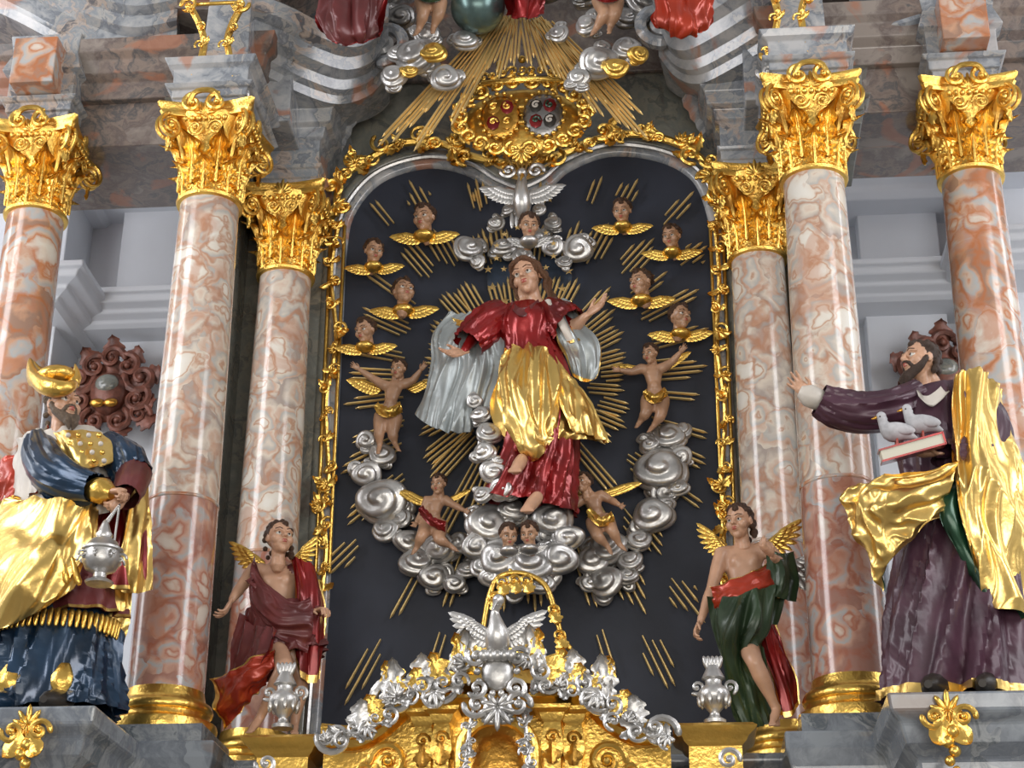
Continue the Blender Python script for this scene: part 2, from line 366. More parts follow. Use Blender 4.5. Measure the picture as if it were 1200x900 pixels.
# ------------------------------------------------------------------ hands
def hand_template(name,mat,curl,spread=.12):
    mb=MB()
    mb.tube([V((0,-.12,0)),V((0,.02,0)),V((0,.2,0)),V((0,.45,0))],[.13,.14,.2,.21],mat,12,.45,V((0,0,1)))
    for i,(x,l) in enumerate(((.15,.40),(.055,.47),(-.05,.43),(-.15,.33))):
        a=(x)*spread*6; p=V((x*.95,.44,0)); pts=[p-V((0,.12,0)),p]; ang=0
        for k,seg in enumerate((.45,.32,.25)):
            ang+=curl*(.5,.9,.7)[k]*(1+.12*i); pts.append(pts[-1]+V((sin(a)*cos(ang),cos(a)*cos(ang),-sin(ang)))*l*seg)
        mb.tube(pts,[.055,.055,.05,.045,.036],mat,8)
    mb.tube([V((.1,.08,0)),V((.21,.2,-.03)),V((.29,.34,-.07-.1*curl)),V((.30-.1*curl,.47,-.12-.15*curl))],[.07,.062,.052,.04],mat,8)
    return remesh(mb,name,.021,2)
HD={'open':hand_template('hand_open','skin',.25,.3),'relaxed':hand_template('hand_relaxed','skin',.6,.12),'grip':hand_template('hand_grip','skin',1.25,.03),
 'putto':hand_template('hand_putto','skin_putto',.35,.3)}
def hand(par,kind,w,d,palm,L,mirror=False):
    y=nrm(d); z=nrm(-(palm-y*palm.dot(y))); x=y.cross(z)
    if mirror: x=-x
    return place(HD[kind],'hand',par,basis(x,y,z,w,L))
# ------------------------------------------------------------------ body
def body(par,name,J,H,k=1.,mats={},legs=True,voxel=None,hands=None,nohands=()):
    sk=mats.get('skin','skin'); mb=MB(); g=lambda n:mats.get(n,sk)
    sl,sr=J['shL'],J['shR']; sx=(sr-sl); sw=sx.length/2; sxn=nrm(sx)
    ch=(sl+sr)/2; pv=J['pelvis']; neck=J['neck']; up=nrm(ch-pv); dp=nrm(sxn.cross(up))
    hx=nrm(J['hipR']-J['hipL']) if 'hipL' in J else sxn
    fw=dp if dp.y<0 else -dp
    prof=[(-.12,.55,.45),(0,.72,.52),(.18,.74,.52),(.4,.62,.46),(.62,.76,.54),(.82,.88,.52),(.97,.80,.38),(1.08,.42,.26)]
    R=[]
    for t,w,d in prof:
        c=pv.lerp(ch,t); ax=nrm(hx.lerp(sxn,max(0,min(1,t)))); W=w*sw*1.02; Dp=d*sw*1.05*k
        R.append([c+ax*(W*cos(2*pi*j/20))+dp*(Dp*sin(2*pi*j/20)) for j in range(20)])
    mb.loft(R,g('torso'))
    if mats.get('torso',sk)==sk:
        for s in(-1,1): mb.sph(pv.lerp(ch,.78)+sxn*s*sw*.36+fw*sw*.30*k,sw*.33,sk)
        if k<1.1:
            for s in(-1,1):
                for q in range(3): mb.sph(pv.lerp(ch,.28+.14*q)+sxn*s*sw*.17+fw*sw*.36,sw*.16,sk)
        if k>1.1: mb.sph(pv.lerp(ch,.3)+fw*sw*.3,sw*.5,sk)
    mb.tube([ch,neck,J['head']-(J['head']-neck)*.3],[.27*H,.2*H,.2*H],sk,12)
    for s in 'LR':
        a,b,c=J['sh'+s],J['el'+s],J['wr'+s]
        m=g('arm'+s)
        mb.tube([ch.lerp(a,.6),a,a.lerp(b,.4),b],[.2*H*k,.24*H*k,.215*H*k,.165*H*k],m,12)
        mb.tube([b,b.lerp(c,.3),b.lerp(c,.7),c],[.165*H*k,.17*H*k,.13*H*k,.105*H*k],g('fore'+s) if 'fore'+s in mats else m,12)
        if legs and 'kn'+s in J:
            a,b,c,e=J['hip'+s],J['kn'+s],J['an'+s],J['to'+s]; m=g('leg'+s)
            mb.tube([a,a.lerp(b,.35),b],[.38*H*k,.36*H*k,.24*H*k],m,12)
            mb.tube([b,b.lerp(c,.3),b.lerp(c,.75),c],[.23*H*k,.24*H*k,.15*H*k,.13*H*k],m,12)
            mb.tube([c-(e-c)*.25,c.lerp(e,.5),e],[.13*H,.14*H,.10*H],m,10,.75)
            side=nrm((e-c).cross(EZ)); 
            for q in range(5): mb.tube([e+side*(.045*H*(q-2)),e+side*(.05*H*(q-2))+nrm(e-c)*.13*H],[.045*H,.035*H],m,6)
    o=blob(mb,name,par,voxel or H*.06,3)
    hands=hands or {}
    for s in 'LR':
        if s in nohands: continue
        kind,d,palm=hands.get(s,(('putto' if sk=='skin_putto' else 'relaxed'),J['wr'+s]-J['el'+s],V((0,-1,-.3))))
        hand(par,kind,J['wr'+s],d,palm,.78*H if k<1.1 else .6*H,mirror=(s=='L'))
    return o
# ================================================================== ARCHITECTURE
YM,YI,YO=-1.1,-.227,-.75
zb=(P(188,857,YM).z+P(1003,850,YM).z)/2
zst=(P(247,243,YM).z+P(952,213,YM).z)/2
zct=(P(247,150,YM).z+P(943,120,YM).z)/2+.02
xl=(P(190,835,YM).x+P(247,247,YM).x)/2; xr=(P(1002,820,YM).x+P(952,215,YM).x)/2
il=(P(318,600,YI).x+P(333,320,YI).x)/2; ir=(P(905,600,YI).x+P(888,300,YI).x)/2
ol=P(40,270,YO).x; orr=P(1137,205,YO).x
Rc=(P(280,247,YM)-P(213,247,YM)).x/2
def capital_mesh():
    mb=MB(); g='gold'
    mb.lathe(V((0,0,0)),[(-.03,.33),(-.02,.37),(.01,.38),(.03,.36),(.04,.33),(.3,.34),(.6,.37),(.75,.42),(.84,.5),(.9,.52)],g,32)
    for row,(z,L,W,n,r) in enumerate(((.03,.40,.135,8,.345),(.12,.62,.125,8,.355))):
        for i in range(n):
            a=2*pi*(i+.5*row)/n; d=V((cos(a),sin(a),0)); w=V((-sin(a),cos(a),0))
            leafs(mb,d*r+V((0,0,z)),V((0,0,1)),w,L,W,g,.42,5,11,30,d,.3,.035)
            mb.tube([d*(r+.015)+V((0,0,z)),d*(r+.02)+V((0,0,z+L*.5)),d*(r+.42*L*.4)+V((0,0,z+L*.78))],[.018,.014,.008],g,6)
    for i in range(4):
        a=pi/4+i*pi/2; d=V((cos(a),sin(a),0)); w=V((-sin(a),cos(a),0))
        for s in(-1,1):
            cscroll(mb,d*.60+w*s*.045+V((0,0,.74)),d,EZ,.15,g,2.,.17,pi*.5,-1,40)
        mb.tube([d*.38+V((0,0,.45)),d*.45+V((0,0,.7)),d*.6+V((0,0,.9))],[.03,.05,.05],g,6)
        leafs(mb,d*.62+V((0,0,.62)),V((0,0,-1)),w,.2,.05,g,-.1,3,7,14,d,.3)
    for i in range(4):
        a=i*pi/2; d=V((cos(a),sin(a),0)); w=V((-sin(a),cos(a),0))
        for s in(-1,1): cscroll(mb,d*.46+w*s*.12+V((0,0,.70)),w*s,EZ,.095,g,1.8,.18,pi,-s,34)
        shell(mb,d*.50+V((0,0,.84)),w,EZ,.19,g,7,2.6)
        for j in range(7): mb.sph(d*.485+w*(.075*(j-3))+V((0,0,.80)),.033,g,8,6)
    R=[]
    for z,o in((.86,.0),(.90,.03),(.93,.02),(.96,.06),(1.0,.07)):
        ring=[]
        for i in range(4):
            a=pi/4+i*pi/2; c=V((cos(a),sin(a),0)); c2=V((cos(a+pi/2),sin(a+pi/2),0))
            for t in (0.04,.2,.35,.5,.65,.8,.96):
                p=c.lerp(c2,t)*(.74+o); mid=nrm(c+c2); ring.append(p-mid*(.11*sin(pi*t))+V((0,0,z)))
        R.append(ring)
    mb.loft(R,g)
    return mb
CAPO=capital_mesh().mesh('capital'); 
CAPO.polygons.foreach_set('use_smooth',[True]*len(CAPO.polygons)); CAPO.set_sharp_from_angle(angle=.9)
def column(x,Y,zb,zst,zct,r,up='marble_upper',split=True,crest=True,rb=None):
    o=grp('marble_column',(x,Y,zb)); c=V((x,Y,0)); rb=rb or r*1.17; mb=MB()
    zs=zb+(zst-zb)*.40 if split else zb+(zst-zb)*.12
    rr=lambda z: rb+(r-rb)*max(0,((z-zb)/(zst-zb)-.15)/.85)**1.2 if z>zb else rb
    K=[zb+.2+(zs-zb-.2)*i/8 for i in range(9)]
    mb.lathe(c,[(z,rr(z)*1.0) for z in K],'marble_lower',48)
    K=[zs+(zst-zs)*i/14 for i in range(15)]
    mb.lathe(c,[(z+.002,rr(z)) for z in K],up,48)
    mb.lathe(c,[(zs-.012,rr(zs)),(zs-.008,rr(zs)+.004),(zs+.004,rr(zs)+.004),(zs+.008,rr(zs))],'marble_orange',48)
    mb.build('shaft',o)
    b=MB(); b.lathe(c,[(zb-.02,rb*1.38),(zb+.02,rb*1.4),(zb+.035,rb*1.38),(zb+.04,rb*1.28),(zb+.06,rb*1.2),(zb+.08,rb*1.18),(zb+.085,rb*1.24),(zb+.105,rb*1.27),(zb+.13,rb*1.22),(zb+.135,rb*1.1),(zb+.16,rb*1.05),(zb+.2,rb)],'gold',48)
    b.sq(c,[(zb-.12,0),(zb-.02,0)],'marble_pedestal',rb*1.42,rb*1.42); b.build('base',o)
    h=zct-zst; place(CAPO,'capital',o,Matrix.Translation((x,Y,zst))@Matrix.Diagonal((r/.33,r/.33,h,1)))
    if crest:
        m=MB(); cc=V((x,Y-.28,zct-.03))
        for s in(-1,1): cscroll(m,cc+V((s*.07,0,.0)),EX*s,EZ,.06,'gold',1.3,.26,pi/2,s)
        m.tube(crl([cc+V((-.09,0,.0)),cc+V((-.05,-.02,.06)),cc+V((.05,-.02,.06)),cc+V((.09,0,.0))],12),.016,'gold',6); m.build('crest',o)
    return o
column(xl,YM,zb,zst,zct,Rc); column(xr,YM,zb,zst,zct,Rc)
ri=(P(362,320,YI)-P(303,320,YI)).x/2
column(il,YI,zb,zst,zct,ri,crest=False); column(ir,YI,zb,zst,zct,ri,crest=False)
zo=(P(50,170,YO).z+P(1130,112,YO).z)/2
column(ol,YO,zb,zst-(zct-zo),zo,Rc,'marble_orange'); column(orr,YO,zb,zst-(zct-zo),zo,Rc,'marble_orange')
o=grp('altar_base',(0,0,0)); ped=MB()
def pedestal(mb,x,Y,hw,ztop,z0=0.):
    mb.sq(V((x,Y,0)),[(z0,.06),(z0+.25,.06),(z0+.3,.0),(ztop-.42,0),(ztop-.36,.02),(ztop-.3,.03),(ztop-.22,.09),(ztop-.16,.10),(ztop-.08,.12),(ztop,.12)],'marble_pedestal',hw,hw)
for x in (xl,xr): pedestal(ped,x,YM,Rc*1.45,zb-.12)
for x in (il,ir): pedestal(ped,x,YI,Rc*1.5,zb-.12)
for x in (ol,orr): pedestal(ped,x,YO,Rc*1.55,zb-.12)
ped.box((-3.9,-.55,0),(3.9,.05,zb-.16),'marble_pedestal')
ped.box((-1.9,-1.9,0),(1.9,-.5,1.04),'marble_pedestal')
ped.sq(V((0,-.45,0)),[(zb-.3,0),(zb-.26,.04),(zb-.2,.06),(zb-.14,.1),(zb-.1,.1)],'marble_pedestal',2.5,.40)
ped.build('pedestals',o,smooth=False,bevel=.01)
YS=-1.75
def saint_ped(px,py,hw):
    x=P(px,py,YS).x; ztop=P(px,py,YS-hw-.02).z
    mb=MB(); c=V((x,YS+.04,0))
    mb.sq(c,[(0,.1),(.3,.1),(.35,0),(ztop-.6,0),(ztop-.5,-.05),(ztop-.26,-.02),(ztop-.2,.03),(ztop-.12,.05),(ztop-.08,.09),(ztop,.1)],'marble_pedestal',hw,hw)
    mb.build('statue_plinth',o,smooth=False,bevel=.012)
    g=MB(); cc=V((P(33 if px<600 else 1112,848,YS-hw-.08).x,YS-hw-.08,ztop-.08))
    shell(g,cc+V((0,0,-.02)),EX,EZ,.10,'gold',7,3.4); shell(g,cc,EX,-EZ,.10,'gold_dark',7,2.5); 
    for s in(-1,1): cscroll(g,cc+V((s*.06,-.02,-.04)),EX*s,EZ,.05,'gold',1.4,.28,0,s); leafs(g,cc+V((s*.02,-.03,-.05)),nrm(V((s*.4,0,-1))),nrm(V((1,0,s*.4))),.15,.04,'gold',.3,3,5,8,V((0,-1,0)))
    for i in range(7): g.sph(cc+V((.012*(-1)**i,-.01,-.1-.04*i)),.032-.003*i,'gold',8,6)
    g.build('gilt_drop',o); return ztop
zsl=saint_ped(38,830,.33); zsr=saint_ped(1145,812,.34)
# ---- retable wall
rt=MB()
ztop=P(600,-90,.1).z
rt.box((il-.55,.06,0),(ir+.55,.5,ztop),'marble_green')
for s,x in((-1,il),(1,ir)):
    rt.box((x-s*.20,-.02,zb-.2),(x+s*.55,.3,zct+.05),'marble_green')
    rt.box((x+s*.30,-.45,zb-.2),(x+s*.50,.2,zct+.02),'marble_green')
    rt.box((x+s*.34,-.52,zb-.2),(x+s*.46,-.45,zct),'marble_blue')
o=grp('retable_wall'); rt.build('retable_masonry',o,smooth=False,bevel=.01)
# ---- entablature
en=MB(); o=grp('entablature')
EP=[(0,.0),(.08,.0),(.085,.02),(.14,.02),(.145,.04),(.17,.06),(.175,.02),(.34,.02),(.36,.06),(.42,.08),(.44,.14),(.52,.16),(.55,.2),(.60,.22),(.61,.18),(.75,.1)]
for s,x in((-1,xl),(1,xr)):
    en.sq(V((x,YM+.1,zct)),[(0,0),(.05,0),(.055,.02),(.10,.02),(.105,.04),(.13,.06),(.14,.02),(.24,.02),(.26,.05),(.30,.07)],'marble_blue',Rc*1.2,Rc*1.2+.1)
for s,x in((-1,il),(1,ir)):
    en.sq(V((x,YI+.12,zct)),[(z,o_*.6) for z,o_ in EP[:14]],'marble_blue',ri*1.15,.25)
    en.sq(V((x+s*.42,YI-.25,zct)),EP[:9],'marble_green',.18,.35)
for s,x in((-1,ol),(1,orr)):
    en.sq(V((x,YO+.1,zo)),EP[:9]+[(.5,.02),(.62,.04)],'marble_blue',Rc*1.1,Rc*1.1+.1)
    en.box((x-Rc*.8,YO-.36,zo+.18),(x+Rc*.8,YO-.1,zo+.5),'marble_orange')
    xb=(xl if s<0 else xr)
    x0,x1=sorted((x+s*2.2,xb+(-s)*.1))
    en.box((x0,-.75,zct+.12),(x1,-.02,zct+.5),'marble_dark')
    en.sq(V(((x0+x1)/2,-.45,zct+.42)),[(0,0),(.1,.03),(.14,.08),(.22,.1),(.26,.14),(.34,.16),(.36,.1)],'marble_dark',(x1-x0)/2,.35)
en.build('entablature_blocks',o,smooth=False,bevel=.008)
def sweep(mb,path,prof,mat):
    fr=frames(path,EZ); R=[]
    for c,f in zip(path,fr):
        side=nrm(V((f[0].x,f[0].y,0)).cross(EZ)); 
        if side.y>0: side=-side
        R.append([c+side*a+EZ*b for a,b in prof])
    mb.loft(R,mat)
CP=[(-.3,0),(.0,0),(.02,.05),(.06,.07),(.08,.13),(.15,.16),(.17,.24),(.24,.27),(.26,.36),(.22,.40),(-.3,.42)]
cv=MB()
for pts in ([(262,70,-.85),(310,88,-.75),(350,108,-.62),(395,122,-.48),(432,112,-.4),(455,88,-.38)],
            [(925,38,-.85),(895,58,-.75),(862,78,-.62),(820,98,-.48),(792,90,-.4),(772,66,-.38)]):
    sweep(cv,crl([P(*p) for p in pts],24),CP,'marble_blue')
    e=P(*pts[-1]); s=-1 if pts[0][0]<600 else 1
    cscroll(cv,e+V((s*.02,-.12,.16)),EX*-s,EZ,.15,'marble_blue',1.5,.3,-pi/2,1,36)
for pts in ([(300,152,-.3),(345,142,-.25),(380,160,-.15),(400,180,-.05)],[(912,128,-.3),(868,120,-.25),(840,140,-.15),(822,160,-.05)]):
    sweep(cv,crl([P(*p) for p in pts],20),[(a*.6,b*.6) for a,b in CP],'marble_blue')
# swooping vault cornices above the outer bays
for pts in ([(-90,-20,-1.0),(10,20,-.95),(90,62,-.9),(150,82,-.85),(205,74,-.8)],[(1290,-60,-1.0),(1190,-20,-.95),(1110,26,-.9),(1050,48,-.85),(1000,42,-.8)]):
    sweep(cv,crl([P(*p) for p in pts],28),[(-.4,0),(.0,0),(.02,.06),(.05,.08),(.06,.2),(.12,.23),(.14,.3),(.2,.33),(.22,.42),(-.4,.46)],'marble_blue')
for pts in ([(-90,-110,-1.1),(20,-60,-1.05),(110,-20,-1.0),(215,10,-.95),(330,0,-.9),(400,-50,-.85)],[(1290,-150,-1.1),(1180,-90,-1.05),(1090,-50,-1.0),(985,-22,-.95),(870,-30,-.9),(800,-70,-.85)]):
    sweep(cv,crl([P(*p) for p in pts],28),CP,'marble_dark')
cv.build('curved_cornices',o,ang=.5)
us=MB()
for s,x in((-1,xl),(1,xr)):
    z0=zct+.28
    us.sq(V((x,YM+.22,z0)),[(0,.04),(.06,.04),(.1,0),(1.1,-.02),(1.2,.1)],'marble_blue',Rc*.85,.2)
    us.box((x-.32,-.7,z0+.0),(x+.32,.0,z0+1.8),'marble_blue')
    xa=P(440 if s<0 else 788,80,-.35).x; za=P(420,70,-.35).z
    x0,x1=sorted((x,xa)); us.box((x0,-.35,za),(x1,.05,za+1.5),'marble_blue')
    us.sq(V(((x0+x1)/2,-.3,za+.32)),[(0,0),(.04,.05),(.08,.07),(.14,.16),(.22,.18),(.28,.22),(.36,.22)],'marble_blue',(x1-x0)/2,.25)
    us.box((x+s*.3,-.3,z0-.1),(x+s*2.6,.05,z0+1.8),'marble_orange')
us.box((-1.25,.02,P(600,88,0).z),(1.25,.055,ztop+.5),'marble_dark')
us.build('upper_storey',o,smooth=False,bevel=.01)
for x,(cx,cy0,cy1) in ((xl,(253,12,98)),(xr,(925,-22,70))):
    g=grp('gilt_console_ornament',(x,YM-.1,P(cx,cy1,YM-.2).z)); m=MB(); Y=YM-.18
    for s in(-1,1):
        a=P(cx+s*30,cy0-4,Y); b=P(cx+s*14,(cy0+cy1)/2,Y); c=P(cx+s*26,cy1,Y)
        m.tube(crl([a,a.lerp(b,.5)+V((s*-.02,0,0)),b,c],16),[.022]*16,'gold',6); cscroll(m,c+V((-s*.02,-.02,.02)),EX*s,EZ,.055,'gold',1.4,.28,0,s); cscroll(m,a+V((0,-.02,0)),EX*s,EZ,.05,'gold',1.3,.28,0,-s)
        garland(m,[a,b,c],.05,'gold',5,3)
    mm=P(cx,cy0-8,Y); m.tube([mm+V((-.12,0,0)),mm+V((.12,0,0))],.012,'gold',6); shell(m,P(cx,cy1+4,Y-.02),EX,EZ,.1,'silver',7); 
    for s in(-1,1): cscroll(m,P(cx+s*25,cy1+14,Y),EX*s,EZ,.06,'silver',1.3,.28,0,s)
    m.build('scrolls',g)
# ---- side room walls
wb=MB(); wb.box((-7,2.6,0),(7,2.8,13),'plaster'); wb.build('wall_back',None,smooth=False)
w=MB(); w.box((-7.2,-3,0),(-7,2.8,13),'plaster'); w.build('wall_left',None,smooth=False)
w=MB(); w.box((7,-3,0),(7.2,2.8,13),'plaster'); w.build('wall_right',None,smooth=False)
w=MB(); w.box((-7.2,-14,-.2),(7.2,2.8,0),'floor_stone'); w.build('floor',None,smooth=False)
w=MB(); w.box((-7.2,-3,13),(7.2,2.8,13.2),'plaster'); w.build('ceiling',None,smooth=False)
tr=MB()
for s,(pa,pb) in ((-1,(95,205)),(1,(1035,1135))):
    xa,xb=P(pa,300,2.2).x,P(pb,300,2.2).x; xm=(xa+xb)/2
    z=P(150 if s<0 else 1085,225,2.2).z
    for zz,sc in((z-.05,1.),(P(150,385,2.2).z,.45)):
        pf=[(0,0),(.05*sc,.05),(.09*sc,.06),(.14*sc,.14),(.2*sc,.15),(.24*sc,.24),(.34*sc,.26),(.36*sc,.3),(.46*sc,.3)]
        tr.sq(V((xm-s*.2,2.4,zz)),pf,'plaster',.85,.2); tr.sq(V((xm+s*.75,2.15,zz-.04)),pf,'plaster',.4,.45)
    for (dx,wd,dy) in ((-s*.15,.3,.12),(s*.75,.3,.5)):
        tr.box((xm+dx-wd,2.6-dy-.05,0),(xm+dx+wd,2.6,13),'plaster')
tr.build('trim_1',None,smooth=False,bevel=.015)
# ---- arched panel
AR=[(372,870),(384,700),(391,560),(399,400),(405,290),(416,247),(448,212),(500,196),(545,203),(578,222),(610,232),(642,220),(668,199),(715,182),(772,188),(812,210),(830,250),(835,290),(843,420),(850,560),(858,700),(867,860)]
arc=[P(x,y,0) for x,y in AR]
og=grp('altarpiece_panel')
pn=MB(); top=crl(arc,120)
pn.raw([V((p.x,0.0,p.z)) for p in top],[tuple(range(len(top)))],'navy'); pn.build('navy_field',og,smooth=False,recalc=False)
fm=MB()
outer=crl([V((p.x,0,p.z)) for p in arc],160)
def offs(path,d):
    out=[]
    for i,p in enumerate(path):
        t=nrm(path[min(i+1,len(path)-1)]-path[max(i-1,0)]); out.append(p+V((-t.z,0,t.x))*d)
    return out
fm.tube(offs(outer,.02),.035,'marble_blue',10); fm.tube(offs(outer,.10),.04,'marble_green',8); fm.tube([p+V((0,-.035,0)) for p in offs(outer,.055)],.015,'silver',6)
fm.build('marble_moulding',og)
gd=MB()
TG=[(394,250),(400,210),(430,188),(470,168),(515,168),(555,184),(610,192),(665,178),(705,162),(750,157),(800,171),(830,198),(834,238)]
garland(gd,[P(x,y,-.1) for x,y in TG],.095,'gold',26,5,.26)
for pts,n in (([(397,262),(388,320),(394,400),(382,470),(385,560),(376,600)],15),([(838,262),(843,330),(840,400),(850,480),(846,560),(852,610)],15),([(375,590),(382,640),(376,700)],5),([(852,590),(848,640),(856,690)],5)):
    garland(gd,[P(x,y,-.07) for x,y in pts],.065,'gold',n,n+len(pts))
for pa,pb in (((404,265),(386,670)),((388,265),(370,670)),((832,262),(848,650)),((847,262),(862,650))):
    gd.tube([P(*pa,-.05),P(*pb,-.05)],.012,'gold',6)
gd.build('gilt_garland',og)
hc=P(620,322,-.05); s_=S(620,322,0)
ha=MB(); ha.ell(hc+V((0,.03,0)),V((50*s_,0,0)),V((0,0,50*s_)),V((0,.02,0)),'halo_blue',32,8)
def star(mb,c,r,mat='gold_ray'):
    vs=[c+V((0,-r*.35,0))]+[c+V(((r if i%2==0 else r*.4)*sin(i*pi/5),0,(r if i%2==0 else r*.4)*cos(i*pi/5))) for i in range(10)]
    mb.raw(vs,[(0,1+i,1+(i+1)%10) for i in range(10)],mat)
for i in range(12):
    a=2*pi*i/12+.26; rr=32*s_
    star(ha,hc+V((rr*cos(a)*1.05,-.3,rr*sin(a))),.022)
    star(ha,hc+V((47*s_*cos(a+.2),-.06,47*s_*sin(a+.2))),.03)
ha.build('star_halo',og,smooth=False)
# rays
ry=MB(); c0=P(612,450,-.03); rnd=random.Random(3)
def bar(mb,c,d,ra,rb,w,mat='gold_ray'):
    s=V((-d.z,0,d.x)); a=c+d*ra; b=c+d*rb; h=V((0,-w*.8,0))
    vs=[a-s*w*.4,a+s*w*.4,b+s*w*.62,b-s*w*.62,a-s*w*.15+h,a+s*w*.15+h,b+s*w*.25+h,b-s*w*.25+h,b+d*w*2.]
    mb.raw(vs,[(0,4,7,3),(4,5,6,7),(5,1,2,6),(3,7,8),(7,6,8),(6,2,8),(0,1,5,4)],mat)
x0,x1,zt,zb_=P(400,450,0).x,P(840,450,0).x,P(610,198,0).z,P(610,835,0).z
nR=32
for i in range(nR):
    a=2*pi*(i+.5)/nR+rnd.uniform(-.04,.04); d=V((cos(a),0,sin(a)))
    lim=min((x1-c0.x)/d.x if d.x>0 else (x0-c0.x)/d.x, (zt-c0.z)/d.z if d.z>0 else (zb_-c0.z)/d.z)
    lim*=rnd.uniform(.91,.98)
    # photograph shows separate staves, two or three along every direction
    if lim>1.35: cuts=[(.42,.52*lim-.05),(.52*lim+.06,.76*lim),(.76*lim+.09,lim)]
    else: cuts=[(.38 if i%2 else .46,.56*lim),(.56*lim+.12,lim)]
    off_=rnd.uniform(-.05,.05)
    for si,(ra,rb) in enumerate(cuts):
        nb=rnd.choice((3,4)) if si==0 else rnd.choice((2,3,4,5))
        for k in range(nb):
            o_=(k-(nb-1)/2); aa=a+o_*.008+off_*si*.7; dd=V((cos(aa),0,sin(aa))); sd=V((-sin(a),0,cos(a))); q=abs(o_)
            bar(ry,c0+sd*(o_*.025)+V((0,-.012-.004*(k%2),0)),dd,ra*(1+.04*q+.03*rnd.random()),rb*(1-.04*q-.04*rnd.random()),.0145)
ry.build('gilt_rays',og,smooth=False,recalc=False)
# ------------------------------------------------------------------ clouds
def puff(mb,c,r,mat,seed,flat=.65):
    rd=random.Random(seed); ax=V((rd.uniform(-.35,.35),-1,rd.uniform(-.35,.35))).normalized(); x=nrm(ax.cross(EZ)); y=ax.cross(x); h=rd.choice((-1,1)); o=rd.uniform(0,6)
    def fn(ph,th):
        k=1-.20*(0.5+.5*cos(h*th+ph*7.5+o))**2*min(1,ph*2.2)
        return k*(1+.06*sin(3*th+o)*sin(ph))
    mb.ell(c,x*r,y*r*rd.uniform(.75,.95),ax*r*flat,mat,40,28,fn)
CL=grp('silver_clouds')
def cloud(name,Y,lst,mat='silver',par=None,extra=1,k_=1.4):
    mb=MB()
    for i,(x,y,r) in enumerate(lst):
        r*=k_
        s=S(x,y,Y); puff(mb,P(x,y,Y),r*s,mat,i*7+int(x)); rd=random.Random(i+int(x))
        for k in range(extra):
            a=rd.uniform(0,2*pi); q=rd.uniform(.45,.65)
            puff(mb,P(x+r*.75*cos(a),y+r*.75*sin(a),Y+rd.uniform(.0,.08)),r*q*s,mat,i*31+k)
    mb.build(name,par or CL,ang=2)
cloud('cloud_column',-.5,[(556,470,8),(564,486,11),(573,508,13),(568,530,12),(578,553,14),(588,574,13),(566,580,10)],extra=2,k_=1.25)
cloud('cloud_centre',-.32,[(572,615,21),(600,598,14),(648,608,20),(666,630,16),(558,640,14),(585,655,22),(622,662,24),(655,655,19),(605,685,14),(635,684,13),(575,676,12)],extra=2,k_=1.3)
cloud('cloud_left',-.12,[(430,516,11),(448,533,13),(430,556,15),(448,588,26),(452,622,13),(470,608,11),(478,634,14),(488,660,17),(514,642,17),(538,637,12),(508,676,15),(532,684,11),(548,668,11)],extra=2,k_=1.3)
cloud('cloud_right',-.12,[(785,512,16),(762,522,11),(775,552,26),(798,535,11),(766,604,20),(748,634,13),(738,658,13),(712,642,19),(695,658,16),(710,682,17),(735,676,11),(690,684,10),(795,572,11)],extra=2,k_=1.3)
cloud('cloud_top',-.15,[(548,292,17),(560,307,9),(677,292,17),(662,307,9),(582,262,10),(648,262,10),(590,290,14),(648,290,13),(596,246,8),(632,246,8),(632,280,13),(612,300,12)],k_=1.1,extra=2)
# ------------------------------------------------------------------ cherub heads
def cherub(px,py,h,look,Y=-.12,mat='gold',name='cherub_head',wl=1.):
    h*=1.12
    c=P(px,py,Y-.05); s=S(px,py,Y); g=grp(name,c); H=h*s
    head(g,'putto',c,H,V(look),0.)
    mb=MB()
    for sx in(-1,1): wing(mb,c+V((sx*.12*H,.04,-.55*H)),V((sx,0,.12 if mat=='gold' else .4)),V((sx*.5,0,-.9)),H*.78*wl,mat,7,w=.24)
    mb.ell(c+V((0,.02,-.62*H)),V((H*.40,0,0)),V((0,.06,0)),V((0,0,H*.22)),mat,10,8); mb.build('wings',g)
for a in ((497,256,30,(-.3,-1,-.3)),(438,295,26,(.5,-1,-.4)),(473,343,30,(.5,-1,.1)),(428,388,27,(-.5,-1,-.4)),(729,248,26,(-.2,-1,-.5)),(787,278,26,(-.4,-1,-.4)),(751,332,29,(-.8,-1,-.2)),(797,372,28,(.7,-1,-.1))):
    cherub(*a)
cherub(620,265,27,(.2,-1,-.5),Y=-.33,mat='silver',wl=.7)
cherub(596,628,25,(.3,-1,-.5),Y=-.58,mat='silver',wl=.6); cherub(620,626,25,(-.2,-1,-.5),Y=-.58,mat='silver',wl=.6)
# ------------------------------------------------------------------ putti
def JJ(Y,d): return {k:P(v[0],v[1],Y+(v[2] if len(v)>2 else 0)) for k,v in d.items()}
def putto(name,Y,d,hh,look,wings=None,extra=None,skin='skin_putto',wm='gold'):
    J=JJ(Y,d); g=grp(name,J['pelvis']); H=hh*S(d['head'][0],d['head'][1],Y)
    body(g,'figure',J,H,1.12,{'skin':skin})
    head(g,'putto',J['head'],H,V(look))
    if wings:
        mb=MB()
        for (x,y,ax,az,bx,bz,L) in wings: wing(mb,P(x,y,Y+.06),V((ax,0,az)),V((bx,0,bz)),L,wm,8,w=.2)
        mb.build('wings',g)
    if extra:
        mb=MB(); extra(mb); mb.build('cloth',g)
    return g
def sash(Y,pts,w,mat):
    def f(mb):
        c=crl([P(x,y,Y+d) for x,y,d in pts],24); sheet(mb,[[p+V((0,0,w)),p+V((0,-.03,0)),p-V((0,0,w))] for p in c[::4]+[c[-1]]],mat,None,.012,(3,3),2,20,30)
    return f
